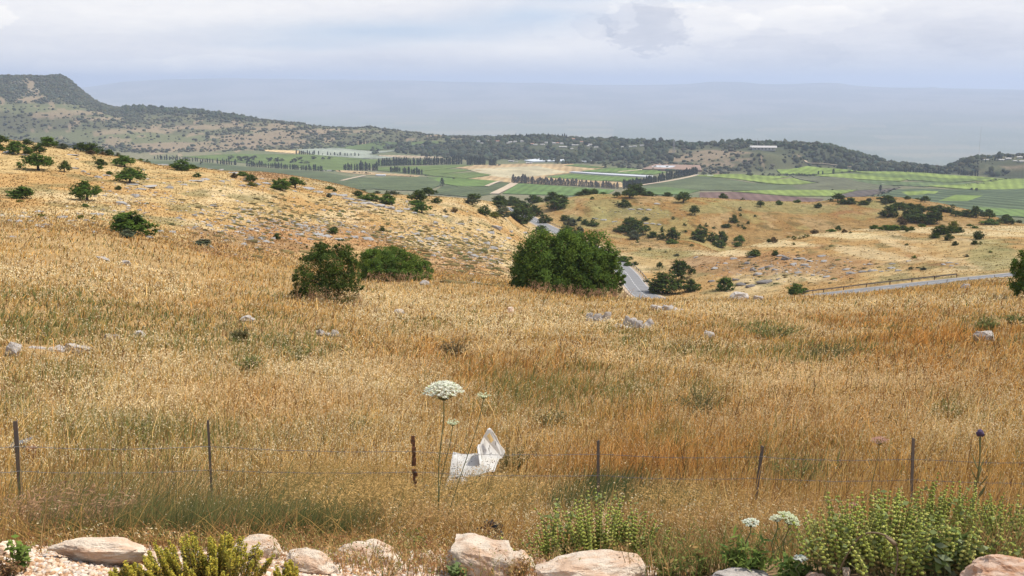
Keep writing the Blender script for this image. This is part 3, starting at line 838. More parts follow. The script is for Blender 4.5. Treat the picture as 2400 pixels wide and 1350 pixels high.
grove('in the thicket along the road', 'bushes beside the road', 300, 640, [
 (1135, 504, 28, 22, 'b', 'd'), (1160, 511, 30, 14, 'b', 'y'), (1172, 471, 36, 20, 'b', 'd'), (1206, 469, 36, 20, 'b', 'd'), (1190, 471, 14, 9, 'b', 'd'), (1168, 485, 36, 14, 'b', 'd'), (1176, 494, 32, 14, 'b', 'g'), (1176, 508, 40, 18, 'b', 'g'),
 (1202, 483, 30, 16, 'b', 'd'), (1216, 489, 32, 18, 'b', 'd'), (1239, 503, 38, 26, 'b', 'd'), (1257, 507, 28, 24, 'b', 'd'), (1218, 523, 58, 40, 'b', 'd'), (1248, 469, 32, 20, 'b', 'd'), (1262, 468, 26, 14, 'b', 'd')])
grove('on the middle hill top', 'trees and bushes on the middle hill', 380, 640, [
 (1298, 465, 36, 20, 'b', 'd'), (1284, 468, 20, 11, 'b', 'd'), (1305, 489, 46, 31, 'b', 'd'), (1356, 457, 20, 9, 'b', 'd'), (1372, 457, 28, 14, 'b', 'd'), (1391, 453, 24, 12, 'b', 'd'), (1446, 463, 18, 13, 'o', 'd'), (1476, 464, 36, 21, 'o', 'd'), (1486, 456, 46, 25, 'b', 'd'),
 (1466, 485, 24, 18, 'b', 'd'), (1448, 483, 12, 11, 'b', 'g'), (1522, 459, 32, 11, 'b', 'd'), (1565, 458, 22, 10, 'b', 'd'), (1602, 475, 36, 24, 'o', 'd'), (1696, 463, 20, 12, 'b', 'd'), (1740, 469, 10, 6, 'b', 'd'), (1412, 452, 16, 5, 'b', 'm'),
 (1782, 485, 16, 15, 'o', 'd'), (1827, 480, 15, 10, 'b', 'm'), (1868, 475, 16, 7, 'b', 'm'), (1916, 487, 17, 11, 'b', 'd'), (1388, 467, 10, 6, 'b', 'd')])
grove('on the middle hill face', 'trees and bushes on the middle hill', 300, 560, [
 (1278, 523, 30, 20, 'b', 'd'), (1326, 518, 22, 14, 'b', 'd'), (1337, 529, 28, 18, 'b', 'g'), (1268, 551, 34, 22, 'b', 'd'), (1332, 556, 44, 26, 'b', 'd'), (1357, 553, 22, 22, 'b', 'g'), (1358, 518, 12, 10, 'b', 'd'), (1371, 526, 16, 12, 'b', 'd'), (1391, 529, 26, 10, 'b', 'd'), (1389, 519, 9, 8, 'b', 'd'),
 (1628, 504, 24, 22, 'o', 'd'), (1480, 532, 40, 22, 'b', 'd'), (1496, 551, 50, 34, 'b', 'd'), (1455, 543, 32, 14, 'b', 'd'), (1486, 561, 30, 21, 'b', 'g'), (1530, 557, 24, 14, 'b', 'd'), (1550, 561, 19, 15, 'b', 'd'), (1577, 562, 29, 29, 'b', 'd'), (1576, 571, 28, 10, 'b', 'm'), (1553, 544, 11, 13, 'b', 'd'),
 (1636, 563, 36, 32, 'b', 'd'), (1670, 567, 26, 22, 'b', 'd'), (1690, 566, 27, 24, 'b', 'd'), (1684, 578, 32, 15, 'b', 'm'), (1646, 568, 14, 9, 'b', 'd'), (1733, 570, 25, 18, 'o', 'm'), (1728, 578, 19, 10, 'b', 'm'), (1514, 516, 17, 8, 'b', 'd'),
 (1578, 515, 8, 6, 'b', 'd'), (1606, 529, 9, 7, 'b', 'd'), (1641, 532, 8, 7, 'b', 'd'), (1655, 531, 10, 8, 'b', 'd'), (1674, 536, 11, 5, 'b', 'd'), (1699, 533, 16, 8, 'b', 'd'), (1708, 532, 11, 9, 'b', 'd'), (1720, 521, 19, 17, 'b', 'd'), (1730, 532, 7, 7, 'b', 'd'), (1739, 533, 7, 7, 'b', 'd'), (1745, 537, 8, 7, 'b', 'd'), (1753, 525, 8, 7, 'b', 'd'),
 (1735, 494, 9, 9, 'b', 'g'), (1735, 506, 7, 6, 'b', 'd'), (1770, 508, 6, 5, 'b', 'd'), (1606, 544, 11, 5, 'b', 'm'), (1622, 578, 12, 6, 'b', 'd'), (1494, 569, 8, 7, 'b', 'd'), (1522, 587, 9, 7, 'b', 'd'), (1560, 592, 7, 5, 'b', 'd'), (1585, 601, 14, 6, 'b', 'g')])
grove('in the gully past the bend', 'bushes in the gully', 150, 400, [
 (1462, 614, 32, 13, 'b', 'm'), (1478, 608, 12, 7, 'b', 'd'), (1474, 624, 24, 10, 'b', 'm'), (1488, 621, 15, 8, 'b', 'd'), (1564, 688, 82, 46, 'b', 'd'), (1598, 655, 56, 43, 'o', 'd'), (1545, 631, 13, 17, 'o', 'd'), (1622, 682, 36, 28, 'b', 'd'), (1701, 680, 40, 29, 'b', 'm'), (1870, 692, 42, 26, 'b', 'm'), (1446, 593, 12, 6, 'b', 'm')])
grove('on the rocky right slope', 'bushes on the right hill', 215, 420, [
 (1765, 601, 30, 15, 'b', 'd'), (1816, 599, 14, 13, 'b', 'd'), (1815, 569, 15, 13, 'b', 'b'), (1804, 568, 13, 8, 'b', 'd'), (1909, 545, 18, 10, 'b', 'b'), (1948, 544, 22, 7, 'b', 'm'), (1964, 541, 13, 12, 'o', 'd'), (1979, 545, 12, 9, 'b', 'b'), (1860, 562, 12, 9, 'b', 'y'), (1886, 557, 12, 8, 'b', 'y'), (1874, 560, 8, 6, 'b', 'y'), (1848, 558, 10, 5, 'b', 'y'), (1893, 555, 9, 5, 'b', 'y'), (1860, 574, 8, 6, 'b', 'y'), (1993, 547, 7, 5, 'b', 'd'),
 (2142, 605, 11, 7, 'b', 'm'), (2135, 631, 11, 6, 'b', 'g'), (2163, 633, 13, 7, 'b', 'g'), (2265, 602, 12, 6, 'b', 'g'), (2320, 592, 10, 5, 'b', 'm')])
grove('on the right hill crest', 'bushes on the right hill', 250, 420, [
 (2052, 537, 26, 9, 'b', 'm'), (2076, 539, 30, 11, 'b', 'm'), (2096, 540, 30, 12, 'b', 'm'), (2114, 539, 26, 11, 'b', 'd'), (2134, 540, 18, 9, 'b', 'm'), (2125, 543, 10, 8, 'b', 'd'), (2162, 532, 16, 8, 'b', 'm'),
 (2204, 549, 34, 21, 'b', 'd'), (2233, 540, 20, 22, 'o', 'y'), (2232, 546, 34, 15, 'b', 'd'), (2250, 545, 17, 13, 'b', 'd'), (2196, 551, 19, 9, 'b', 'd'), (2190, 558, 21, 10, 'b', 'd'), (2225, 563, 21, 15, 'b', 'd'), (2293, 561, 22, 20, 'b', 'd'), (2284, 573, 15, 9, 'b', 'd'), (2297, 573, 9, 7, 'b', 'd'), (2238, 575, 14, 10, 'b', 'd'), (2125, 575, 9, 5, 'b', 'd'), (2273, 530, 14, 5, 'b', 'm'), (2285, 535, 14, 5, 'b', 'm')])
grove('in the far right grove', 'trees and bushes of the far grove', 330, 640, [
 (1964, 471, 27, 18, 'o', 'd'), (1947, 472, 12, 7, 'b', 'd'), (1975, 478, 22, 11, 'b', 'd'), (1993, 478, 25, 14, 'b', 'd'), (2022, 480, 24, 10, 'b', 'd'), (2036, 475, 13, 11, 'o', 'g'), (2077, 474, 40, 16, 'b', 'd'), (2074, 479, 15, 9, 'o', 'g'), (2125, 467, 15, 7, 'b', 'd'), (2152, 467, 12, 5, 'b', 'd'), (2168, 474, 20, 14, 'o', 'd'),
 (2107, 490, 36, 16, 'o', 'd'), (2134, 488, 30, 11, 'b', 'd'), (2152, 490, 22, 12, 'b', 'd'), (2083, 508, 38, 25, 'b', 'd'), (2112, 520, 20, 12, 'b', 'b'), (2117, 526, 18, 11, 'b', 'b'), (2132, 512, 38, 24, 'b', 'd'), (2142, 521, 42, 26, 'b', 'd'), (2178, 524, 44, 32, 'b', 'd'), (2190, 512, 28, 16, 'b', 'd'), (2155, 495, 28, 11, 'b', 'd'),
 (2182, 493, 24, 10, 'b', 'd'), (2200, 495, 30, 14, 'b', 'd'), (2220, 497, 30, 12, 'b', 'd'), (2240, 507, 21, 14, 'o', 'd'), (2264, 507, 34, 15, 'b', 'd'), (2288, 510, 26, 26, 'o', 'd'), (2318, 514, 28, 23, 'o', 'd'), (2306, 508, 18, 10, 'b', 'd'), (2320, 528, 37, 14, 'b', 'm'), (2362, 514, 20, 14, 'b', 'd'), (2356, 524, 34, 15, 'b', 'd'), (2370, 522, 14, 10, 'b', 'd'), (2389, 511, 13, 7, 'b', 'd'), (2233, 487, 10, 8, 'b', 'd')])

# the big near bushes, each with a crown of its own
def big(name, label, px, py, d, lobes, W_, H_, n, size, mat, seed, trunk, warm=.3, squash=.7, per=45):
    az, _ = ray(px, py)
    p = Vector((d*math.sin(az), d*math.cos(az), 0)); p.z = float(zgrid(p.x, p.y))
    t = thing(name, label, 'tree' if 'tree' in name else 'bush', p-Vector((0, 0, .05)))
    lb = [(x*W_, y*W_, z*H_, rx*W_, ry*W_, rz*H_) for x, y, z, rx, ry, rz in lobes]
    c = link('crown', leaves_mesh('crown', lb, n, size, seed, squash, warm, .25, 0.02, spread=.125, per=per), M[mat], t)
    k = link('trunk', trunk, M['bark'], t); k.scale = (W_*.8, W_*.8, H_)
    return t
q9 = random.Random(77)
def ragged(lobes, n, k0, k1, zmin=.1):
    """add small sprays round the outline of a crown"""
    out = list(lobes)
    for i in range(n):
        x, y, z, rx, ry, rz = q9.choice(lobes)
        u = Vector((q9.gauss(0, 1), q9.gauss(0, 1), q9.gauss(.25, .8))).normalized()
        k_ = q9.uniform(k0, k1)
        out.append((x+u.x*rx*.98, y+u.y*ry*.98, max(zmin, z+u.z*rz*.98), k_*1.15, k_*1.15, k_))
    return out
big('oak_tree', 'large leafy green oak with several rounded crowns beside the road bend', 1324, 692, 92, ragged([
 (-.20, 0, .54, .25, .28, .38), (-.28, .02, .48, .19, .22, .34), (-.38, 0, .34, .12, .2, .28), (.0, .05, .70, .11, .15, .25), (.05, 0, .50, .22, .26, .40), (.27, 0, .54, .20, .26, .37), (.20, .05, .62, .14, .2, .28), (.40, 0, .40, .11, .2, .34), (.455, -.05, .20, .075, .15, .16), (-.44, -.05, .22, .075, .15, .18), (-.22, -.2, .28, .18, .2, .26), (0, -.15, .30, .18, .2, .26), (.22, -.2, .28, .18, .2, .26)], 40, .03, .055),
 10.0, 6.5, 72000, .115, 'leaf_mid', 1, trunk_mesh(31, .4, .03, 5), .35, per=64)
big('bush', 'tall dark olive bush standing alone in the pale grass', 770, 716, 60, ragged([
 (-.20, 0, .44, .24, .3, .34), (.16, 0, .50, .26, .3, .38), (0, .05, .62, .24, .28, .28), (-.34, .0, .34, .13, .2, .24), (.36, .0, .40, .12, .2, .28), (-.1, -.15, .25, .28, .2, .24), (.2, -.15, .22, .22, .2, .22), (-.16, .1, .76, .14, .2, .16), (.20, .05, .80, .15, .2, .15), (-.36, 0, .14, .11, .15, .13), (.04, 0, .88, .1, .1, .09)], 60, .03, .07),
 4.4, 3.75, 30000, .05, 'leaf_dark', 2, trunk_mesh(32, .35, .025, 5), .22, .8)
big('bush', 'wide bright green bush just right of the tall dark one', 930, 662, 93, ragged([
 (-.34, 0, .52, .16, .3, .42), (-.18, 0, .62, .17, .3, .38), (.02, 0, .54, .17, .3, .40), (.20, 0, .44, .17, .3, .36), (.37, 0, .30, .12, .25, .28), (-.42, 0, .45, .10, .2, .36), (-.2, -.2, .34, .22, .2, .3), (.1, -.2, .30, .22, .2, .3), (.3, -.2, .22, .18, .2, .22), (-.08, .1, .74, .13, .2, .22), (-.30, .1, .80, .1, .15, .16)], 46, .035, .07),
 6.8, 3.25, 34000, .085, 'leaf_mid', 3, trunk_mesh(33, .35, .02, 5), .35)
big('oak_tree', 'bushy green tree cut off by the right edge of the photo', 2412, 735, 70, [
 (0, 0, .5, .34, .34, .42), (-.25, 0, .35, .2, .25, .3), (.25, 0, .4, .22, .25, .3), (0, 0, .78, .25, .25, .2), (-.15, -.1, .2, .25, .25, .2), (-.28, 0, .6, .14, .2, .2)],
 3.1, 3.4, 9000, .075, 'leaf_mid', 4, trunk_mesh(34, .35, .03, 4), .3)

# ------------------------------------------------------------------ trees in the valley
def cypress_mesh(seed, wid=.30, gappy=.0):
    r = np.random.default_rng(seed); n = 170
    z = r.random(n)**.8*.97+.03
    rr_ = wid*.5*np.minimum(1, 2.2*(1.02-z)**.75)*np.minimum(1, .55+z*3)*r.uniform(.5, 1.15, n)
    a = r.uniform(0, 6.283, n)
    p = np.stack([rr_*np.cos(a), rr_*np.sin(a), z], 1)
    u = np.stack([-np.sin(a), np.cos(a), r.normal(size=n)*.3], 1)*.075
    v = np.stack([np.cos(a)*.25, np.sin(a)*.25, np.ones(n)], 1)*.07*r.uniform(.7, 1.6, n)[:, None]
    q = np.stack([p-u*.5-v*.4, p+u*.5-v*.4, p+u*.2+v, p-u*.2+v], 1).reshape(-1, 3)
    cl = r.uniform(.7, 1.3, n); c = np.stack([cl, cl, cl], 1)
    return mesh_np('cypress_tree', q, np.arange(4*n).reshape(n, 4), np.repeat(c, 4, 0))
CYP = [cypress_mesh(400+i, .26+.05*(i % 3)) for i in range(5)]
WND = [cypress_mesh(450+i, .42) for i in range(4)]
for me_ in CYP: me_.materials.append(M['leaf_cypress'])
for me_ in WND: me_.materials.append(M['leaf_wind'])
def tree_row(x0, y0, x1, y1, n, h, label, group, lib=CYP, name='cypress_tree', jit=.3, cat='tree', d0=960, hv=.22, h1=None):
    for i in range(n):
        u = (i+.5+random.uniform(-jit, jit))/n
        px, py = x0+(x1-x0)*u, y0+(y1-y0)*u
        p = ground_at(px, py, d0)
        hh = (h+(h1-h)*u if h1 else h)*random.uniform(1-hv, 1+hv)*mpp(p)
        o = link(name, random.choice(lib), None, None, p-Vector((0, 0, .4)))
        o.scale = (hh*1.1, hh*1.1, hh); o.rotation_euler = (0, 0, random.uniform(0, 6.28))
        tag(o, label, cat, group)
tree_row(360, 373, 502, 382, 24, 10, 'dark cypress in the windbreak behind the left hill crest', 'cypresses of the left windbreak', hv=.3)
tree_row(508, 385, 556, 387, 9, 12, 'dark cypress in the short clump between two left windbreaks', 'cypresses of the short clump')
tree_row(576, 390, 758, 402, 36, 13, 'dark cypress in the long dense hedge above the dull green field', 'cypresses of the long hedge')
tree_row(805, 399, 826, 399, 5, 15, 'tall dark cypress in the five-tree clump at the road strip', 'cypresses of the five-tree clump')
tree_row(830, 400, 868, 400, 8, 19, 'tall dark cypress in the clump right of the five-tree one', 'cypresses of the second clump')
tree_row(873, 401, 886, 400, 3, 18, 'dark cypress of the three at the left end of the long row', 'three cypresses at the row end')
tree_row(887, 389, 1082, 385, 42, 17, 'tall dark cypress in the long row across the middle field', 'cypresses of the long middle row')
tree_row(1062, 372, 1086, 373, 5, 10, 'cypress behind the right end of the long middle row', 'cypresses behind the row')
tree_row(1094, 386, 1137, 387, 11, 18, 'dark cypress in the dense grove left of the wheat', 'cypresses of the dense grove')
tree_row(1146, 388, 1163, 389, 5, 16, 'dark cypress in the small block at the wheat field corner', 'cypresses of the corner block')
tree_row(913, 403, 938, 404, 7, 14, 'cypress in the left block below the long row', 'cypresses of the left lower block')
tree_row(942, 406, 990, 410, 12, 14, 'cypress in the right block below the long row', 'cypresses of the right lower block')
tree_row(693, 362, 740, 363, 9, 9, 'small far cypress at the golden field edge', 'cypresses by the golden field')
tree_row(745, 364, 846, 367, 12, 8, 'small far cypress below the netted orchard', 'cypresses below the netted orchard', hv=.35)
tree_row(840, 341, 892, 334, 10, 9, 'far cypress on the near edge of the upper vineyard', 'cypresses of the upper vineyard')
tree_row(1202, 430, 1240, 432, 9, 20, 'tall grey windbreak tree at the left end of the pale row', 'windbreak trees at the left end', WND, 'windbreak_tree')
tree_row(1243, 432, 1352, 436, 26, 15, 'grey thin windbreak tree in the middle of the pale row', 'windbreak trees in the middle', WND, 'windbreak_tree', hv=.3)
tree_row(1356, 437, 1448, 443, 18, 14, 'grey thin windbreak tree in the right half of the pale row', 'windbreak trees on the right', WND, 'windbreak_tree', hv=.3)
tree_row(1460, 443, 1634, 408, 52, 19, 'dark cypress in the slanting dense row beside the olive green field', 'cypresses of the slanting row', h1=15)
tree_row(2118, 405, 2226, 408, 22, 11, 'dark cypress in the row closing the gap to the haze', 'cypresses in the gap', hv=.4)
tree_row(2246, 409, 2292, 413, 9, 10, 'dark cypress below the right village hill', 'cypresses below the village hill', hv=.35)
VT = [leaves_mesh('crown', lobes_bush(rr, 5), 200, .12, 500+i, zmin=0, norm=True, fill=.3) for i in range(4)]
for me_ in VT: me_.materials.append(M['leaf_grey'])
M['leaf_valley'] = leafy('leaf_valley', (.075, .090, .050), .12, .35)
for me_ in VT: me_.materials.clear(); me_.materials.append(M['leaf_valley'])
def singles(where, group, pts, d0=960, lib=VT, name='tree', cat='tree'):
    for i, (px, py, w, h) in enumerate(sorted(pts)):
        p = ground_at(px, py, d0); m_ = mpp(p)
        o = link(name, random.choice(lib), None, None, p-Vector((0, 0, .3)))
        o.scale = (w*m_, w*m_, h*m_); o.rotation_euler = (0, 0, random.uniform(0, 6.28))
        tag(o, 'round dark tree %s, %s from the left' % (where, ordinal(i)), cat, group)
singles('in the left valley field', 'round trees in the left valley field', [(540, 374, 14, 10), (565, 378, 18, 12), (583, 380, 20, 14), (597, 376, 16, 12), (632, 380, 14, 11), (648, 380, 13, 10), (657, 378, 17, 10), (688, 383, 17, 12), (702, 376, 14, 8), (713, 384, 22, 9), (735, 374, 14, 8), (757, 374, 15, 8), (774, 374, 13, 7), (404, 372, 10, 8), (432, 376, 10, 8), (472, 386, 10, 8)])
singles('along the golden strip road', 'round trees along the strip road', [(795, 403, 8, 5), (831, 406, 7, 4), (842, 407, 5, 4), (849, 407, 5, 4), (859, 408, 7, 5), (866, 408, 6, 5), (780, 402, 7, 4), (962, 415, 4, 4), (968, 415, 4, 4)])
singles('in the middle valley', 'round trees in the middle valley', [(882, 360, 12, 8), (1305, 385, 10, 9), (1327, 385, 9, 9), (1317, 384, 5, 5), (1063, 421, 7, 5), (1069, 439, 5, 4), (1420, 393, 16, 13), (1390, 384, 9, 8), (1455, 394, 14, 13), (1170, 389, 8, 5)])
singles('at the right hill foot hedge', 'trees of the hill foot hedge', [(1650, 411, 12, 8), (1668, 410, 12, 8), (1690, 409, 10, 6), (1705, 409, 8, 5), (1758, 412, 16, 8), (1787, 412, 14, 9), (1803, 412, 10, 6), (1812, 412, 9, 6), (1826, 412, 10, 5), (1843, 412, 12, 6), (1856, 412, 12, 6), (1870, 412, 14, 6), (1882, 412, 14, 6), (1895, 413, 12, 6), (1908, 412, 12, 5), (1972, 405, 12, 5), (1990, 404, 12, 5), (2004, 404, 10, 5)])
singles('along the creek among the right fields', 'trees along the creek', [(2045, 461, 9, 5), (2058, 460, 10, 6), (2066, 456, 12, 8), (2076, 454, 14, 9), (2085, 450, 10, 6), (2094, 447, 9, 6), (2107, 441, 10, 5), (1951, 448, 8, 5), (1996, 447, 7, 4), (2009, 447, 7, 5), (2167, 439, 7, 3), (2277, 448, 9, 8), (2288, 449, 8, 9)])
singles('on the slanting hedge at the far right', 'trees of the slanting hedge', [(2262, 437, 10, 5), (2272, 436, 11, 5), (2291, 433, 10, 4), (2302, 432, 10, 5), (2314, 429, 9, 4), (2324, 427, 10, 5), (2334, 425, 9, 5), (2344, 424, 9, 4), (2358, 422, 9, 4), (2366, 421, 8, 4)])
for px, py, h, lab in ((1918, 410, 9, 'short dark cypress, left of two at the bright field corner'), (1928, 410, 9, 'short dark cypress, right of two at the bright field corner'), (1953, 409, 13, 'taller dark cypress standing alone on the bright field edge'), (2063, 449, 15, 'lone dark cypress beside the brown fields'), (1036, 438, 20, 'lone dark poplar among the middle fields')):
    p = ground_at(px, py, 960)
    o = link('cypress_tree', WND[1].copy() if px == 1036 else CYP[2], None, None, p); hh = h*mpp(p)
    if px == 1036: o.data.materials.clear(); o.data.materials.append(M['leaf_valley'])
    o.scale = (hh*1.3, hh*1.3, hh); tag(o, lab, 'tree')

# ------------------------------------------------------------------ scrub covering the far hills: one mass
hs = [(1122, 333, 7, 4), (1130, 337, 6, 3), (1143, 332, 8, 4), (1166, 333, 7, 4), (1190, 337, 6, 3), (1196, 335, 8, 4), (1207, 334, 7, 4), (1224, 333, 8, 4), (1247, 339, 8, 4), (1256, 341, 6, 4), (1272, 340, 9, 3), (1280, 336, 6, 4), (1298, 338, 7, 5), (1307, 337, 6, 4), (1316, 338, 7, 4), (1320, 345, 16, 3), (1344, 342, 7, 4), (1352, 341, 6, 3), (1363, 334, 7, 4), (1378, 344, 6, 4), (1383, 341, 8, 4), (1397, 346, 9, 3), (1340, 350, 6, 3), (1345, 328, 8, 4)]
HS2 = [(1458, 345, 5, 3), (1478, 345, 7, 3), (1488, 344, 8, 3), (1504, 342, 8, 3), (2345, 376, 14, 4), (2362, 374, 12, 5), (2378, 378, 9, 3), (2394, 380, 14, 4), (2310, 375, 12, 3), (2390, 371, 10, 5), (1790, 352, 52, 11), (1772, 349, 26, 8)]
HP = [(ground_at(px, py, 1650 if px > 1700 else 1800), w) for px, py, w, h in hs+HS2]
def clear_of_houses(x, y):
    k_ = np.ones(len(x), bool)
    for p, w in HP:
        dx, dy = x-p.x, y-p.y; n_ = math.hypot(p.x, p.y); ux, uy = p.x/n_, p.y/n_
        al = dx*ux+dy*uy; ac = abs(dx*uy-dy*ux)
        k_ &= ~((al > -75) & (al < w*.5+4) & (ac < w*.62+3))
    return k_
t5 = (1+5**.5)/2
ICO = np.array([(-1, t5, 0), (1, t5, 0), (-1, -t5, 0), (1, -t5, 0), (0, -1, t5), (0, 1, t5), (0, -1, -t5), (0, 1, -t5), (t5, 0, -1), (t5, 0, 1), (-t5, 0, -1), (-t5, 0, 1)])/1.9
IFC = np.array([(0, 11, 5), (0, 5, 1), (0, 1, 7), (0, 7, 10), (0, 10, 11), (1, 5, 9), (5, 11, 4), (11, 10, 2), (10, 7, 6), (7, 1, 8), (3, 9, 4), (3, 4, 2), (3, 2, 6), (3, 6, 8), (3, 8, 9), (4, 9, 5), (2, 4, 11), (6, 2, 10), (8, 6, 7), (9, 8, 1)])
def scrub(name, n, accept, smin, smax, base, label, tall=.8, seed=1, dlo=1500, dhi=3400, azlo=-30, azhi=30):
    r = np.random.default_rng(seed)
    az = np.radians(r.uniform(azlo, azhi, n)); d = np.sqrt(r.uniform(dlo**2, dhi**2, n))
    x, y = np.sin(az)*d, np.cos(az)*d
    fi = np.interp(az, AZ, np.arange(NA)).astype(int); fj = np.interp(np.log(d), LD, np.arange(ND)).astype(int)
    lay = LAY[fi, fj]; px = 1200+F*np.tan(az)*CP; te = TE[fi, fj]
    py = 675+F*np.tan(np.arctan(-te*np.cos(az)*0+(-te))-PITCH)
    keep = accept(x, y, lay, px, py, fi, fj, r) & clear_of_houses(x, y)
    x, y = x[keep], y[keep]; n = len(x); z = zgrid(x, y)
    s = smin*(smax/smin)**(r.random(n)**1.6)*.5
    v = ICO[None]*(1+r.uniform(-.3, .3, (n, 12, 1)))*np.stack([s*r.uniform(.8, 1.5, n), s*r.uniform(.8, 1.5, n), s*tall*r.uniform(.7, 1.4, n)], -1)[:, None]
    v = v+np.stack([x, y, z+s*tall*.5], -1)[:, None]
    c = np.asarray(base)[None]*r.uniform(.55, 1.35, (n, 1))*np.stack([r.uniform(.85, 1.2, n), np.ones(n), r.uniform(.8, 1.2, n)], 1)
    f = (IFC[None]+np.arange(n)[:, None, None]*12).reshape(-1, 3)
    o = link(name, mesh_np(name, v.reshape(-1, 3), f, np.repeat(c, 12, 0)), M['maquis'])
    tag(o, label, 'scrub', None, 'stuff')
bare_m = patches(BARE, .7, 17.9, 20.4); green_m = patches(GREENS, .2, 17, 21)
def acc_scrub(x, y, lay, px, py, fi, fj, r):
    den = .42+.58*sstep(.40, .55, fbm(x/110, y/170, 71, 4))
    den = den*(1-.72*bare_m[fi, fj])*(1-.80*green_m[fi, fj])
    return (lay > 18.03) & (lay < 20.35) & (r.random(len(x)) < den)
scrub('scrub', 60000, acc_scrub, 3.4, 10, (.098, .103, .064), 'patchy grey green scrub scattered over the far hills', .75, 1)
def acc_forest(x, y, lay, px, py, fi, fj, r):
    return (lay > 17.9) & (lay < 20.6) & (r.random(len(x)) < for_m[fi, fj]*.95)
scrub('forest', 52000, acc_forest, 5.5, 12, (.074, .090, .054), 'dark woodland mass on the far ridge and round the village', 1.15, 2)
def acc_mesa(x, y, lay, px, py, fi, fj, r):
    return (lay > 19.0) & (lay < 20.2) & (px < 360) & (r.random(len(x)) < .75*(1-bare_m[fi, fj])*(1-green_m[fi, fj]))
scrub('scrub', 26000, acc_mesa, 3.0, 8, (.095, .105, .070), 'thin grey green scrub on the flat-topped hill', .8, 3, 2700, 3300, -30, -17)
# pines with pointed tops standing above the village
tree_row(1085, 326, 1180, 325, 7, 8, 'pointed pine on the skyline left of the village', 'pines left of the village', CYP, 'pine_tree', d0=2000, hv=.4)
tree_row(1195, 327, 1330, 327, 26, 10, 'pointed pine on the skyline above the village', 'pines above the village', CYP, 'pine_tree', d0=1900, hv=.4)
tree_row(2250, 388, 2400, 369, 16, 8, 'small pine on the right village hill skyline', 'pines on the right hill', CYP, 'pine_tree', d0=1700, hv=.4)

# ------------------------------------------------------------------ village, sheds, masts
wallm = simple('white_plaster', (.56, .54, .50), .9, 0, .5, .15); roofm = simple('pale_roof', (.46, .43, .40), .85, 0, .4, .2); redroof = simple('red_roof', (.40, .22, .15), .9)
glassm = simple('dark_window', (.05, .055, .06), .3)
def house(px, py, wpx, hpx, label, group, d0, roof=roofm, cat='house', name='house', ang=None, deep=.7, flat=False):
    p = ground_at(px, py, d0); m_ = mpp(p); w, h = wpx*m_, hpx*m_; dp = w*deep
    t = thing(name, label, cat, p-Vector((0, 0, .5)), group); t.rotation_euler = (0, 0, random.uniform(-.5, .5) if ang is None else ang)
    bm = bmesh.new(); bm_box(bm, (0, 0, h*.33), (w, dp, h*.66)); link('wall', bm_mesh('wall', bm), wallm, t)
    bm = bmesh.new(); e = .06*w+.2; z0 = h*.66; z1 = h*(.8 if flat else 1.0)
    vs = [bm.verts.new(c) for c in ((-w/2-e, -dp/2-e, z0), (w/2+e, -dp/2-e, z0), (w/2+e, dp/2+e, z0), (-w/2-e, dp/2+e, z0), (-w/2-e, 0, z1), (w/2+e, 0, z1))]
    for q in ((0, 1, 5, 4), (2, 3, 4, 5), (0, 4, 3), (1, 2, 5), (3, 2, 1, 0)): bm.faces.new([vs[i] for i in q])
    link('roof', bm_mesh('roof', bm), roof, t)
    nwin = 2 if w < 20 else 6
    for i in range(nwin):
        bm = bmesh.new(); bm_box(bm, ((i-(nwin-1)/2)*w/(nwin+.5), -dp/2-.03, h*.36), (w*.35/nwin+.3, .12, h*.22)); link('window', bm_mesh('window', bm), glassm, t)
    return t
for i, (px, py, w, h) in enumerate(hs):
    house(px, py, w, h, 'small white house in the wooded hill village, %s from the left' % ordinal(i), 'houses of the hill village', 1800, redroof if i % 5 == 3 else roofm)
for i, (px, py, w, h) in enumerate([(1458, 345, 5, 3), (1478, 345, 7, 3), (1488, 344, 8, 3), (1504, 342, 8, 3)]):
    house(px, py, w, h, 'white roofed house on the ridge right of the village, %s from the left' % ordinal(i), 'houses on the ridge', 1800)
for i, (px, py, w, h) in enumerate([(2345, 376, 14, 4), (2362, 374, 12, 5), (2378, 378, 9, 3), (2394, 380, 14, 4), (2310, 375, 12, 3), (2390, 371, 10, 5)]):
    house(px, py, w, h, 'pale building on the right village hill, %s from the left' % ordinal(sorted([2345, 2362, 2378, 2394, 2310, 2390]).index(px)), 'buildings on the right hill', 1650)
house(1790, 352, 52, 11, 'long white roofed barn on top of the scrub hill', None, 1650, cat='barn', name='barn', ang=-.16, deep=.28)
house(1772, 349, 26, 8, 'shorter white shed touching the long hilltop barn on its left', None, 1650, cat='shed', name='shed', ang=-.16, deep=.4)
for px, py, w, h, lab in ((1199, 379, 12, 5, 'white roofed farmhouse at the far edge of the wheat'), (1211, 380, 5, 3, 'tiny white hut right of the white roofed farmhouse'), (1240, 383, 14, 4, 'low white shed at the left end of the netting'), (771, 401, 10, 4, 'white shed at the end of the long cypress hedge'), (758, 401, 5, 3, 'small white hut touching the long cypress hedge'), (1665, 413, 12, 4, 'white shed right of the slanting cypress row'), (1634, 411, 7, 3, 'small pale hut at the top end of the slanting row'), (2073, 433, 10, 4, 'white hut among the right fields'), (1852, 435, 11, 3, 'low white shed on the yellow green field edge'), (2293, 433, 5, 4, 'tiny white hut on the slanting hedge')):
    house(px, py, w, h, lab, None, 960, cat='shed', name='shed', flat=True)
plast = simple('white_plastic_sheet', (.50, .50, .50), .6, 0, .05, .15)
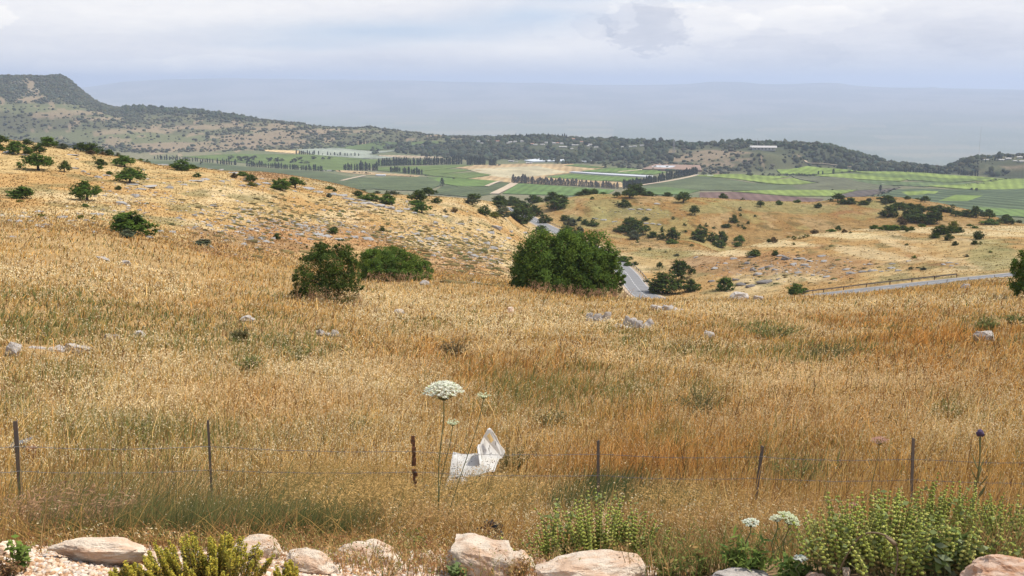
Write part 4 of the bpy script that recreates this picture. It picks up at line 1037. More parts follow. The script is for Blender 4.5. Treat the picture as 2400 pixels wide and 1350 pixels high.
def sheet(name, pix, h, mat, label, cat, d0=960):
    bm = bmesh.new(); P = [ground_at(px, py, d0) for px, py in pix]; z = max(p.z for p in P)
    f = bm.faces.new([bm.verts.new((p.x, p.y, p.z+h)) for p in P])
    r = bmesh.ops.extrude_face_region(bm, geom=[f])
    for v in r['geom']:
        if isinstance(v, bmesh.types.BMVert): v.co.z -= h+1
    bmesh.ops.recalc_face_normals(bm, faces=bm.faces[:])
    return tag(link(name, bm_mesh(name, bm), mat), label, cat)
sheet('crop_cover', [(1333, 405), (1346, 404), (1440, 409), (1531, 414), (1520, 417), (1430, 412)], 1.8, plast, 'long white plastic crop cover between two green fields', 'crop cover')
sheet('crop_cover', [(1228, 378), (1265, 374), (1385, 377), (1388, 381), (1300, 380), (1250, 381)], 2.2, simple('grey_netting', (.52, .54, .55), .8), 'pale grey netting field below the dark wooded hill', 'crop cover')
sheet('crop_cover', [(880, 411), (905, 411), (902, 413), (884, 413)], 1.6, plast, 'small white plastic sheet on the golden strip', 'crop cover')
redb = simple('red_earth', (.30, .19, .13), .95, 0, .05, .3)
sheet('earth_bank', [(1505, 400), (1535, 389), (1640, 391), (1645, 403), (1560, 401)], 3.2, redb, 'red earth terrace at the foot of the scrub hill', 'earth bank')
sheet('greenhouse', [(1522, 396), (1540, 392), (1632, 395), (1628, 399), (1560, 398)], 3.6, plast, 'white plastic greenhouse roof on the red earth terrace', 'greenhouse')
mastm = simple('mast_metal', (.42, .38, .36), .6, .4)
def mast(px, py, hpx, wpx, label, d0, lattice):
    p = ground_at(px, py, d0); m_ = mpp(p); h, w = hpx*m_, wpx*m_
    bm = bmesh.new()
    if lattice:
        n = 9; q = lambda k, i: Vector(((w*(1-.65*i/n))*(.5 if k in (1, 2) else -.5), (w*(1-.65*i/n))*(.5 if k > 1 else -.5), h*i/n))
        for i in range(n):
            for k in range(4):
                bm_tube(bm, [q(k, i), q(k, i+1)], .35, 4, False); bm_tube(bm, [q(k, i), q((k+1) % 4, i+1)], .22, 4, False)
    else:
        bm_tube(bm, [(0, 0, 0), (0, 0, h)], [w*.5, w*.3], 5)
    tag(link('radio_mast', bm_mesh('radio_mast', bm), mastm, None, p), label, 'mast')
mast(1579, 362, 34, 5, 'pale lattice mast on the scrub hill right of the village', 1700, True)
mast(1775, 346, 22, .9, 'thin mast behind the hilltop barn', 1900, False)
mast(2293, 374, 76, .5, 'very tall thin mast on the right village hill', 1850, False)
mast(717, 290, 10, 1.2, 'tiny mast on the far left ridge', 2600, False)
# ------------------------------------------------------------------ grass of the near field: one mass of stems
PX1 = 1/ (F*1024/2400)                      # one picture pixel, per metre of distance
acc_v, acc_f, acc_c = [], [], []
acc_n = [0]
def emit(v, f, c):
    """v (n, k, 3), f (m, 4) indices into k, c (n, k, 3)"""
    n, k_, _ = v.shape
    acc_v.append(v.reshape(-1, 3)); acc_c.append(c.reshape(-1, 3))
    acc_f.append((np.asarray(f)[None]+np.arange(n)[:, None, None]*k_).reshape(-1, 4)+acc_n[0])
    acc_n[0] += n*k_
def flush(name, label, cat, mat, kind='stuff', parent=None):
    me_ = mesh_np(name, np.concatenate(acc_v), np.concatenate(acc_f), np.concatenate(acc_c))
    acc_v.clear(); acc_f.clear(); acc_c.clear(); acc_n[0] = 0
    o = link(name, me_, mat, parent)
    if kind: tag(o, label, cat, None, kind)
    return o
QF = [(0, 1, 3, 2), (2, 3, 5, 4), (4, 5, 7, 6)]
def curve_pt(x, y, z, h, la, lean, t, pw=1.7):
    k_ = lean*h*t**pw
    return np.stack([x+k_*np.cos(la), y+k_*np.sin(la), z+h*t*(1-.25*lean*t)], -1)
def blades(x, y, z, h, w, la, lean, c0, c1, r, tipw=.12):
    n = len(x); wa = r.uniform(0, 3.14159, n)
    side = np.stack([np.cos(wa), np.sin(wa), np.zeros(n)], -1)
    V_, C_ = [], []
    for t, ww in ((0, 1), (.42, .9), (.75, .6), (1, tipw)):
        p = curve_pt(x, y, z, h, la, lean, t)
        V_ += [p-side*(w*ww)[:, None], p+side*(w*ww)[:, None]]
        cc = c0*(1-t)+c1*t
        C_ += [cc, cc]
    emit(np.stack(V_, 1), QF, np.stack(C_, 1))
def spikelets(x, y, z, h, la, lean, l, k_, col, r, t0=.6, spread=.10, fat=.38, down=.7):
    """k_ small hanging grains on each stem's upper part"""
    n = len(x)
    for _ in range(k_):
        t = t0+(1-t0)*r.random(n)
        p = curve_pt(x, y, z, h, la, lean, t)
        q = r.normal(size=(n, 3))*np.array([1, 1, .4])*(spread*h)[:, None]*.45
        p = p+q
        ax = q/(np.linalg.norm(q, axis=1)[:, None]+1e-6)*.7+np.stack([np.cos(la)*.5, np.sin(la)*.5, -down*np.ones(n)], -1)+r.normal(size=(n, 3))*.25
        ax /= np.linalg.norm(ax, axis=1)[:, None]
        sd_ = np.cross(ax, r.normal(size=(n, 3))); sd_ /= np.linalg.norm(sd_, axis=1)[:, None]
        ll = (l*r.uniform(.7, 1.3, n))[:, None]
        v = np.stack([p, p+ax*ll*.45+sd_*ll*fat*.5, p+ax*ll, p+ax*ll*.45-sd_*ll*fat*.5], 1)
        cc = col*r.uniform(.8, 1.2, (n, 1))
        emit(v, [(0, 1, 2, 3)], np.repeat(cc[:, None], 4, 1))

def pmask(az, ld, lst, seed=0, x=None, y=None):
    out_ = np.zeros_like(az)
    for k_, (px, py, rx, ry) in enumerate(lst):
        p = ground_at(px, py, 4.0, 140); a0 = math.atan2(p.x, p.y); l0 = math.log(math.hypot(p.x, p.y))
        q1 = ground_at(px, py+ry, 4.0, 140); q2 = ground_at(px, py-ry, 4.0, 140)
        rl = max(.04, .5*abs(math.log(math.hypot(q2.x, q2.y))-math.log(math.hypot(q1.x, q1.y)))); ra = rx/F
        q = ((az-a0)/ra)**2+((ld-l0)/rl)**2
        q = q*(1+1.6*(fbm(x*1.3/math.exp(l0)*14, y*.6/math.exp(l0)*14, 90+k_+seed, 3)-.5))
        out_ = np.maximum(out_, np.exp(-q))
    return out_
G_PALE = [(120, 650, 260, 45), (330, 620, 220, 30), (900, 700, 260, 36), (1020, 715, 160, 20), (400, 850, 300, 70), (1280, 760, 260, 50), (250, 930, 260, 60), (1720, 725, 240, 26), (1500, 830, 240, 40), (2000, 720, 300, 20), (720, 880, 220, 50), (1900, 890, 200, 40), (2250, 1060, 160, 40)]
G_GREEN = [(220, 770, 330, 60), (560, 800, 260, 50), (100, 700, 140, 24), (1350, 930, 260, 60), (420, 1040, 300, 60), (1650, 830, 160, 24), (150, 742, 150, 32), (300, 735, 160, 30), (480, 765, 150, 30), (650, 790, 100, 26), (730, 826, 90, 24), (60, 790, 90, 30), (1780, 772, 110, 20), (1480, 795, 70, 26), (1900, 835, 110, 30), (2000, 820, 70, 16), (1300, 955, 100, 46), (1640, 940, 70, 45), (330, 1005, 80, 30), (850, 1010, 45, 26), (1440, 935, 120, 40), (585, 852, 40, 16), (2220, 970, 50, 24), (1870, 1110, 100, 50), (150, 890, 120, 40), (1480, 660, 80, 14), (640, 690, 40, 12), (1180, 905, 90, 30), (30, 930, 80, 60), (2310, 760, 40, 16), (1560, 1040, 60, 24), (1000, 760, 60, 14)]
G_RED = [(2050, 900, 420, 110), (1800, 1000, 420, 110), (1250, 890, 300, 70), (1500, 1110, 300, 90), (1000, 850, 220, 50), (620, 960, 240, 60), (2200, 800, 260, 50), (1960, 760, 300, 30)]

def stand(n, d0, d1, seed, az=32.5):
    r = np.random.default_rng(seed)
    a = np.radians(r.uniform(-az, az, n)); ld = r.uniform(math.log(d0), math.log(d1), n); d = np.exp(ld)
    x, y = np.sin(a)*d, np.cos(a)*d
    return r, a, ld, d, x, y, zgrid(x, y)
KEEP_OUT = []                                # (x, y, radius): where stones and rubbish lie, the grass is thin
def thin(x, y, r):
    k_ = np.ones(len(x), bool)
    for (cx, cy, R_, p_) in KEEP_OUT:
        k_ &= ~(((x-cx)**2+(y-cy)**2 < R_*R_) & (r.random(len(x)) < p_))
    return k_
for px, py, R_, p_ in ((1110, 1118, .36, .90), (1080, 1150, .26, .62), (1150, 1130, .34, .82), (365, 1240, .22, .9), (1150, 1262, .16, .9), (55, 1060, .2, .9), (985, 1165, .16, .9), (130, 820, .9, .95), (2303, 798, .55, .95), (1400, 750, .9, .9), (1490, 765, 1.0, .9), (1565, 724, 1.0, .9), (770, 785, .8, .8), (1030, 1045, .35, .9), (1660, 790, .5, .8), (1197, 730, .5, .9), (1770, 702, 1.2, .8), (1730, 702, 1.2, .8)):
    p = ground_at(px, py, 4, 120); KEEP_OUT.append((p.x, p.y, R_, p_))
    p2 = p*(.93 if p.length < 30 else .96); KEEP_OUT.append((p2.x, p2.y, R_*.8, p_*.7))

STRAW = np.array((.66, .41, .135)); ORANGE = np.array((.60, .30, .085)); PALE = np.array((.81, .625, .29)); GREEN = np.array((.19, .225, .080)); OLIVE = np.array((.30, .275, .095)); BROWN = np.array((.27, .145, .06)); CREAM = np.array((.94, .81, .52))
def field(n, d0, d1, seed, bunch):
    r, a, ld, d, x, y, z = stand(n, d0, d1, seed)
    k_ = thin(x, y, r); r2 = fbm(x*.35, y*.2, 61, 3); k_ &= r.random(n) < .30+.75*sstep(.36, .60, fbm(x*.8, y*.45, 66, 3))
    if bunch == 0: k_ &= (r.random(n) < np.where((a < rad(-8)) & (d < 8), .35, .8)) & (d > 4.12+.45*fbm(x*3, y*0, 67, 2))
    a, ld, d, x, y, z = (q[k_] for q in (a, ld, d, x, y, z)); n = len(x)
    pale = np.clip(pmask(a, ld, G_PALE, 0, x, y)*.9+.55*sstep(.52, .68, fbm(x*.22, y*.12, 62, 4)), 0, 1)
    green = np.clip(pmask(a, ld, G_GREEN, 40, x, y)+.35*sstep(.60, .70, fbm(x*.4+7, y*.22, 63, 4)), 0, 1)
    red = np.clip(pmask(a, ld, G_RED, 80, x, y)*.9+.35*sstep(.5, .65, fbm(x*.15+3, y*.09, 64, 3)), 0, 1)
    u = r.random(n)
    isg = u < green*.70+.10
    u2 = r.random((n, 1))
    c = STRAW*(1-red[:, None])+ORANGE*red[:, None]
    c = np.where(u2 < .10+.75*pale[:, None], c*.35+PALE*.65, c)
    c = np.where(r.random((n, 1)) < .16, BROWN, c)
    gc_ = np.where(r.random((n, 1)) < .5, GREEN, OLIVE)
    c = np.where(isg[:, None], gc_, c)*r.uniform(.50, 1.28, (n, 1))
    h = r.uniform(.16, .50, n)*(.65+.75*fbm(x*.7, y*.45, 65, 3))*np.where(isg, .8, 1)
    h = h*.92*(.50+.50*sstep(8.2, 12, d))*(.5+.5*sstep(4.3, 5.2, d))*np.where((d < 8.6) & (r.random(n) < .05), 2.2, 1); h = np.where(r.random(n) < .06, h*1.45, h)
    w = np.maximum(.0016, d*PX1*(.30 if bunch < 2 else .42))*r.uniform(.7, 1.3, n)
    la = r.normal(.15, 1.4, n); lean = np.abs(r.normal(.5, .38, n))*(.5+.5*sstep(8, 13, d)); la = np.where(d < 9, la*.6+.1, la)
    tip = np.where(isg[:, None], c*1.1, c*1.15)
    blades(x, y, z-.02, h, w, la, lean, c*np.array([.92, .92, .85]), tip, r)
    # hanging oat grains
    hs = {0: .12, 1: .20, 2: .13}[bunch]
    m_ = (~isg | (r.random(n) < .25)) & (r.random(n) < hs+.60*pale-.10*red)
    l_ = np.maximum(.014, d*PX1*(2.0 if d0 < 60 else 1.3))
    kk = 4 if bunch < 2 else 3
    cc = (CREAM*(.72+.28*pale[:, None])*(1-.18*red[:, None]*np.array([.4, 1, 1.6])))[m_]
    spikelets(x[m_], y[m_], z[m_], h[m_]*1.04, la[m_], lean[m_], l_[m_], kk, cc, r, .55, .22 if bunch < 2 else .3)
field(int(48000*GR), 4.2, 11, 1, 0)
field(int(80000*GR), 11, 28, 2, 1)
field(int(76000*GR), 28, 70, 3, 2)
field(int(44000*GR), 70, 135, 4, 2)
# a low litter of bent straw fills the gaps near the ground
r, a, ld, d, x, y, z = stand(int(60000*GR), 4.2, 60, 9)
k_ = thin(x, y, r); a, ld, d, x, y, z = (q[k_] for q in (a, ld, d, x, y, z)); n = len(x)
c = np.where(r.random((n, 1)) < .5, STRAW*.75, BROWN*1.15)*r.uniform(.6, 1.1, (n, 1))
blades(x, y, z-.02, r.uniform(.10, .26, n), np.maximum(.002, d*PX1*.38), r.uniform(0, 6.28, n), r.uniform(.5, 1.3, n), c*.85, c, r)
# dark dry seed heads and thin brown stalks scattered through the straw
r, a, ld, d, x, y, z = stand(int(2600*GR), 7, 45, 14)
k_ = r.random(len(x)) < .15+.85*sstep(.5, .62, fbm(x*.5, y*.3, 72, 3)); x, y, z, d = x[k_], y[k_], z[k_], d[k_]; n = len(x)
c = np.tile(np.array((.20, .12, .06)), (n, 1))*r.uniform(.6, 1.3, (n, 1)); h = r.uniform(.28, .62, n); la = r.uniform(0, 6.28, n); le = r.uniform(.05, .5, n)
blades(x, y, z, h, np.maximum(.0016, d*PX1*.3), la, le, c, c, r)
spikelets(x, y, z, h, la, le, np.maximum(.012, d*PX1*1.3), 4, c*.6, r, .7, .25, .8, -.3)
# tall reddish seed stalks along the foot of the big oak and the dark bush
for px0, px1, d_, nn in ((1235, 1480, 86, 210), (690, 850, 57, 70), (855, 1000, 89, 80)):
    r = np.random.default_rng(px0); pp = r.uniform(px0, px1, nn); d = d_*r.uniform(.96, 1.02, nn); a = np.arctan((pp-1200)/F/CP)
    x, y = np.sin(a)*d, np.cos(a)*d; z = zgrid(x, y); h = r.uniform(.55, 1.25, nn); la = r.normal(.1, .8, nn); le = np.abs(r.normal(.35, .2, nn))
    c = np.tile(np.array((.40, .25, .14)), (nn, 1))*r.uniform(.6, 1.2, (nn, 1))
    blades(x, y, z, h, np.full(nn, d_*PX1*.22), la, le, c, c, r)
    spikelets(x, y, z, h, la, le, np.full(nn, d_*PX1*1.5), 4, np.tile(np.array((.46, .28, .17)), (nn, 1)), r, .6, .16, .35)
flush('dry_grass', 'tall dry straw and orange wild oats covering the near slope', 'grass', M['grass'])

# the bank behind the stones: darker green grass, golden ears, fine green stalks leaning right
def bank(n, ovals, seed, cols, h0, h1, lean, wpx=.3, ears=0, earcol=None, d0=4.7, d1=10.5, earlen=.02, la0=.1):
    r = np.random.default_rng(seed); xs, ys = [], []
    for px, py, rx, ry, share in ovals:
        m_ = int(n*share)
        for px_, py_ in zip(px+r.normal(0, rx*.55, m_), py+r.normal(0, ry*.55, m_)):
            t_ = ray(px_, min(max(py_, 1130), 1292)); az_ = t_[0]
            # ground along this line: interpolate the profile
            dd_ = np.exp(np.linspace(math.log(d0), math.log(d1), 60)); zz_ = zgrid(dd_*math.sin(az_), dd_*math.cos(az_))
            k2 = int(np.argmax(zz_/dd_ >= t_[1])) if (zz_/dd_ >= t_[1]).any() else 59
            xs.append(dd_[k2]*math.sin(az_)+r.normal(0, .04)); ys.append(dd_[k2]*math.cos(az_)+r.normal(0, .08))
    x = np.array(xs); y = np.array(ys); k_ = (np.hypot(x, y) > 4.3) & thin(x, y, r); x, y = x[k_], y[k_]; n = len(x)
    z = zgrid(x, y); d = np.hypot(x, y)
    c = np.array(cols)[r.integers(0, len(cols), n)]*r.uniform(.7, 1.25, (n, 1))
    h = r.uniform(h0, h1, n); la = r.normal(la0, .45, n); le = np.abs(r.normal(lean, .2, n))
    blades(x, y, z-.02, h, np.maximum(.0013, d*PX1*wpx)*r.uniform(.7, 1.2, n), la, le, c*.85, c*1.1, r)
    if ears:
        m_ = r.random(n) < .8
        spikelets(x[m_], y[m_], z[m_], h[m_]*1.03, la[m_], le[m_], np.full(m_.sum(), earlen), ears, np.tile(np.array(earcol), (m_.sum(), 1)), r, .78, .06, .3, .3)
bank(int(13000*GR), [(210, 1255, 170, 40, .2), (420, 1258, 190, 45, .27), (600, 1255, 190, 50, .28), (740, 1262, 150, 45, .25)], 21, [(.14, .18, .065), (.19, .215, .075), (.26, .25, .09), (.12, .15, .06), (.36, .27, .10)], .10, .28, .30)
bank(int(2600*GR), [(380, 1215, 220, 50, .40), (120, 1220, 120, 50, .15), (700, 1220, 160, 45, .20), (1080, 1225, 160, 40, .15), (1350, 1215, 120, 40, .10)], 22, [(.17, .21, .085), (.23, .22, .09), (.15, .18, .07), (.40, .29, .11)], .22, .56, .55, .22)
bank(int(6500*GR), [(720, 1180, 130, 70, .3), (850, 1190, 130, 70, .25), (1130, 1200, 100, 60, .2), (980, 1210, 110, 50, .15), (1560, 1230, 120, 50, .1)], 23, [(.34, .26, .08), (.40, .28, .09), (.24, .24, .08)], .16, .36, .38, .25, 7, (.58, .385, .15))
bank(int(3000*GR), [(1820, 1240, 160, 60, .5), (1600, 1260, 120, 40, .2), (1000, 1260, 120, 30, .3)], 24, [(.48, .27, .09), (.40, .22, .08), (.26, .25, .08)], .10, .24, .5, .25, 4, (.55, .36, .16))
bank(int(2600*GR), [(1420, 1185, 80, 50, .6), (1330, 1215, 60, 40, .2), (1560, 1215, 60, 40, .2)], 25, [(.085, .13, .055), (.11, .15, .06), (.15, .18, .07)], .16, .36, .35, .28)
r = np.random.default_rng(77); nn = 4600
a = np.radians(np.where(r.random(nn) < .75, r.uniform(-31, 9, nn), r.uniform(-10, 31, nn))); d = r.uniform(3.5, 4.5, nn); x, y = np.sin(a)*d, np.cos(a)*d
k_ = r.random(nn) < sstep(.42, .62, fbm(x*3, y*3, 68, 3)); x, y, d = x[k_], y[k_], d[k_]; nn = len(x)
c = np.array([(.46, .28, .11), (.38, .20, .09), (.28, .27, .09), (.55, .38, .17)])[r.integers(0, 4, nn)]*r.uniform(.7, 1.2, (nn, 1))
la = r.uniform(0, 6.28, nn); le = r.uniform(.1, .8, nn); h = r.uniform(.03, .15, nn)
blades(x, y, zgrid(x, y), h, np.full(nn, .0016), la, le, c, c, r)
spikelets(x, y, zgrid(x, y), h, la, le, np.full(nn, .012), 5, c*1.1, r, .6, .12, .45)
r = np.random.default_rng(79); nn = 7000
a = np.radians(r.uniform(6.5, 32, nn)); d = r.uniform(3.45, 4.9, nn); x, y = np.sin(a)*d, np.cos(a)*d
k_ = r.random(nn) < .25+.75*sstep(.35, .6, fbm(x*3, y*3, 69, 3)); x, y, d = x[k_], y[k_], d[k_]; nn = len(x)
c = np.array([(.46, .28, .11), (.30, .18, .08), (.24, .27, .08), (.19, .24, .07), (.55, .38, .17)])[r.integers(0, 5, nn)]*r.uniform(.6, 1.2, (nn, 1))
la = r.uniform(0, 6.28, nn); le = r.uniform(.1, .8, nn); h = r.uniform(.05, .20, nn)
blades(x, y, zgrid(x, y), h, np.full(nn, .0017), la, le, c*.9, c, r)
k_ = r.random(nn) < .3; spikelets(x[k_], y[k_], zgrid(x[k_], y[k_]), h[k_], la[k_], le[k_], np.full(k_.sum(), .013), 4, c[k_]*1.2, r, .6, .12, .4)
flush('bank_grass', 'green and golden grass on the bank behind the roadside stones', 'grass', M['grass'])

# purple brown brome tufts at the left
def brome(px, py, n, seed, label, hh):
    r = np.random.default_rng(seed); p = ground_at(px, py, 4, 20)
    x = r.normal(0, .05, n); y = r.normal(0, .05, n); z = np.zeros(n)
    h = r.uniform(hh*.5, hh, n); la = r.uniform(-.9, 1.2, n); le = r.uniform(.3, 1.0, n)
    c = np.tile(np.array((.34, .26, .11)), (n, 1))*r.uniform(.7, 1.2, (n, 1))
    t = thing('brome_tuft', label, 'grass tuft', p-Vector((0, 0, .02)), 'purple brown grass tufts at the left')
    blades(x, y, z, h, np.full(n, .0016), la, le, c, c, r); flush('stems', None, None, M['grass'], None, t)
    spikelets(x, y, z, h*1.02, la, le, np.full(n, .034), 9, np.tile(np.array((.42, .26, .15)), (n, 1)), r, .72, .10, .16, .25)
    flush('seed_heads', None, None, M['grass'], None, t)['kind'] = 'stuff'
for i, (px, py, n, hh) in enumerate([(20, 1262, 60, .30), (75, 1268, 50, .30), (120, 1225, 40, .34), (185, 1270, 70, .26), (235, 1252, 60, .26)]):
    brome(px, py, n, 700+i, 'purple brown feathery grass tuft by the left stones, %s from the left' % ordinal(i), hh)

# short tussocks on the farther hills
r, a, ld, d, x, y, z = stand(int(150000*GR), 100, 600, 41)
rdist, _ = road_dist(x, y); k_ = rdist > 6.5
k_ &= r.random(len(x)) < .35+.65*fbm(x/5, y/8, 43, 3)
a, ld, d, x, y, z = (q[k_] for q in (a, ld, d, x, y, z)); n = len(x)
fi = np.interp(a, AZ, np.arange(NA)).astype(int); fj = np.interp(ld, LD, np.arange(ND)).astype(int)
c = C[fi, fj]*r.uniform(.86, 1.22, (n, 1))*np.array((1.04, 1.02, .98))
dk = r.random(n) < .025+.08*sstep(.5, .65, fbm(x/9, y/14, 44, 3)); c = np.where(dk[:, None], np.array((.20, .165, .07))*r.uniform(.7, 1.3, (n, 1)), c)
blades(x, y, z-.03, r.uniform(.10, .28, n), np.maximum(.05, d*PX1*r.uniform(.4, 1.0, n)), r.normal(.2, .8, n), r.uniform(.2, .9, n), c, c*1.05, r, .35)
flush('hill_grass', 'short golden dry grass over the rocky hills', 'grass', M['grass'])

# low thorny tufts: brownish olive mounds between the stones
def mounds(name, n, ovals, s0, s1, base, label, seed, d0=90, d1=640):
    r = np.random.default_rng(seed); P = []
    for px, py, rx, ry, sh in ovals:
        for _ in range(int(n*sh)):
            q = ground_at(px+r.normal(0, rx*.6), py+r.normal(0, ry*.6), d0, d1); P.append(q[:])
    P = np.array(P); n = len(P)
    s = s0*(s1/s0)**(r.random(n)**1.5)
    v = ICO[None]*(1+r.uniform(-.35, .35, (n, 12, 1)))*np.stack([s*r.uniform(.8, 1.7, n), s*r.uniform(.8, 1.3, n), s*r.uniform(.3, .6, n)], -1)[:, None]
    v = v+P[:, None]
    c = np.array(base)[r.integers(0, len(base), n)]*r.uniform(.7, 1.3, (n, 1))
    f = (IFC[None]+np.arange(n)[:, None, None]*12).reshape(-1, 3)
    return tag(link(name, mesh_np(name, v.reshape(-1, 3), f, np.repeat(c, 12, 0)), M['maquis']), label, name.replace('_', ' '), None, 'stuff')
mounds('thorny_tufts', 1500, [(1000, 560, 130, 50, .3), (1120, 590, 90, 60, .25), (800, 490, 200, 40, .2), (650, 520, 200, 60, .15), (1850, 620, 200, 40, .1), (1500, 480, 160, 30, .05)], .22, .75, [(.17, .135, .06), (.22, .165, .07), (.13, .125, .05)], 'low brownish thorny tufts between the stones of the slopes', 51)
mounds('stone_rubble', 3000, [(1000, 545, 120, 50, .14), (1130, 580, 80, 50, .14), (880, 480, 90, 16, .12), (720, 530, 160, 30, .14), (560, 520, 120, 50, .12), (330, 460, 90, 40, .07), (640, 430, 120, 16, .07), (1850, 630, 150, 24, .14), (1500, 500, 120, 14, .03), (120, 510, 120, 20, .03)], .10, .40, [(.42, .385, .34), (.49, .445, .38), (.33, .30, .27)], 'small grey limestone stones strewn over the slopes', 52)
# ------------------------------------------------------------------ stones
def stone_mat(name, c1, c2, c3, sc, bump=.6, obj=True):
    m, b, out = new_mat(name)
    oc = coords(b)
    n1_ = b.noise(oc, sc, 6, .6); n2_ = b.noise(oc, sc*5, 6, .7)
    cc = b.mix(b.ramp(n1_, [(.45, 0.0), (.58, 1.0)]), (*c1, 1), (*c2, 1))
    cc = b.mix(b.ramp(n2_, [(.60, 0.0), (.80, .7)]), cc, (*c3, 1))
    oi = b.n('ShaderNodeObjectInfo').outputs['Random']
    cc = b.vmul(cc, b.m('MULTIPLY_ADD', oi, .35, .82))
    d = b.n('ShaderNodeBsdfDiffuse'); b.put(d.inputs[0], cc); d.inputs[1].default_value = .5
    bp = b.n('ShaderNodeBump'); bp.inputs['Strength'].default_value = bump; bp.inputs['Distance'].default_value = .3/sc
    b.put(bp.inputs['Height'], b.m('ADD', n2_, b.noise(oc, sc*26, 4))); b.put(d.inputs['Normal'], bp.outputs[0])
    b.nt.links.new(d.outputs[0], out.inputs[0])
    return m
M['cream'] = stone_mat('cream_limestone', (.92, .77, .60), (.82, .58, .40), (.58, .31, .16), 3.0)
M['orange_stone'] = stone_mat('orange_limestone', (.74, .54, .40), (.62, .36, .22), (.48, .23, .12), 6)
M['grey_stone'] = stone_mat('grey_limestone', (.415, .39, .36), (.35, .33, .305), (.21, .20, .185), 1.4)
M['dark_stone'] = stone_mat('dark_limestone', (.24, .22, .20), (.19, .17, .155), (.12, .11, .10), 1.4)
M['field_stone'] = stone_mat('field_limestone', (.56, .50, .44), (.46, .41, .36), (.30, .26, .22), 4)

def rock_mesh(seed, npts=16, sub=1, amp=.05, box=.55, ledge=False):
    q = random.Random(seed); bm = bmesh.new()
    for i in range(npts):
        v = Vector((q.gauss(0, 1), q.gauss(0, 1), q.gauss(0, 1))).normalized()
        mx_ = max(abs(v.x), abs(v.y), abs(v.z)); v = v.lerp(v/mx_, box)*q.uniform(.8, 1.1)
        bm.verts.new((v.x*.5, v.y*.5, v.z*.5+.2))
    r = bmesh.ops.convex_hull(bm, input=bm.verts[:])
    bmesh.ops.delete(bm, geom=[v for v in bm.verts if not v.link_faces], context='VERTS')
    bmesh.ops.triangulate(bm, faces=bm.faces[:])
    for k_ in range(sub):
        bmesh.ops.subdivide_edges(bm, edges=bm.edges[:], cuts=1, use_grid_fill=True, smooth=.12 if k_ == 0 else 0)
    bm.normal_update()
    off = Vector((seed*3.1, seed*1.7, 0))
    for v in bm.verts:
        s = mnoise.fractal(v.co*3.2+off, .8, 2.1, 5)
        if ledge: s += -.8*max(0, mnoise.noise(Vector((v.co.x*2, v.co.y*2, v.co.z*9))+off))
        v.co += v.normal*s*amp
    me_ = bm_mesh('rock', bm)
    co_ = np.empty(len(me_.vertices)*3); me_.vertices.foreach_get('co', co_); co_ = co_.reshape(-1, 3)
    lo, hi = co_.min(0), co_.max(0)
    co_ = (co_-(lo+hi)/2)/(hi-lo); co_[:, 2] += .5
    me_.vertices.foreach_set('co', co_.ravel()); me_.update()
    return me_
ROCKS = [rock_mesh(i, 14+i % 5, 2, .07, .6, i % 2 == 0) for i in range(9)]
def ledge_mesh(seed, n=9):
    q = random.Random(seed); vs, fs = [], []
    for i in range(n):
        me_ = ROCKS[q.randrange(9)]; k_ = len(vs)
        t_ = (i+.5)/n-.5; s = q.uniform(.20, .34)
        M_ = Matrix.Translation((t_*.8+q.uniform(-.04, .04), q.uniform(-.22, .22), -.06)) @ Matrix.Rotation(q.uniform(-.5, .5), 4, 'Z') @ Matrix.Rotation(q.uniform(-.3, .3), 4, 'Y') @ Matrix.Diagonal((s, s*q.uniform(.8, 1.4), q.uniform(.5, 1.0), 1))
        vs += [(M_ @ v.co)[:] for v in me_.vertices]; fs += [[k_+a_ for a_ in p_.vertices] for p_ in me_.polygons]
    me2 = bpy.data.meshes.new('rock_ledge'); me2.from_pydata(vs, [], fs); me2.update()
    return me2
def stones(where, group, pts, mat, d0, d1, adj='grey limestone', deep=.7, noun='rock'):
    pts = sorted(pts)
    heads = ['%s %s' % ('flat' if w > 2.6*h else 'rough', adj) for _, _, w, h in pts]
    seen = {}
    for (px, py, w, h), hd in zip(pts, heads):
        p = ground_at(px, py, d0, d1); m_ = mpp(p)
        big_ = 'large' if w >= 26 else 'small' if w < 15 else 'middling'
        key = hd+big_; i = seen.get(key, 0); seen[key] = i+1
        n_ = sum(1 for (a_, b_, w2, h2), h_ in zip(pts, heads) if h_ == hd and ('large' if w2 >= 26 else 'small' if w2 < 15 else 'middling') == big_)
        o = link('rock', random.choice(ROCKS), None, None, p-Vector((0, 0, h*m_*.4)))
        o.scale = (w*m_, w*m_*deep*random.uniform(.7, 1.1), h*m_*.95)
        o.rotation_euler = (random.uniform(-.12, .12), random.uniform(-.1, .1), random.uniform(-.5, .5)+random.choice((0, math.pi)))
        if not o.data.materials: o.data.materials.append(M[mat])
        o.material_slots[0].link = 'OBJECT'; o.material_slots[0].material = M[mat]
        lab = '%s %s %s %s' % (big_, hd, noun, where)
        if n_ > 1: lab += ', %s from the left' % ordinal(i)
        tag(o, lab, 'rock', group)
stones('on the upper left slope', 'limestone rocks of the left hill', [(20, 358, 40, 6), (60, 364, 20, 4), (170, 364, 40, 5), (180, 373, 10, 4), (176, 395, 24, 6), (195, 403, 14, 8), (208, 409, 12, 6), (228, 416, 20, 8), (250, 412, 20, 5), (335, 400, 8, 6), (310, 433, 32, 5), (345, 438, 50, 7), (330, 444, 26, 7), (398, 441, 22, 8), (365, 452, 10, 5), (380, 384, 34, 6), (403, 389, 24, 5), (460, 425, 40, 7), (480, 421, 24, 5), (520, 426, 16, 7), (545, 406, 32, 6), (515, 399, 20, 6), (493, 397, 18, 5), (600, 433, 26, 7), (620, 430, 30, 6), (613, 419, 11, 3), (565, 436, 22, 6), (430, 434, 18, 6)], 'grey_stone', 150, 340)
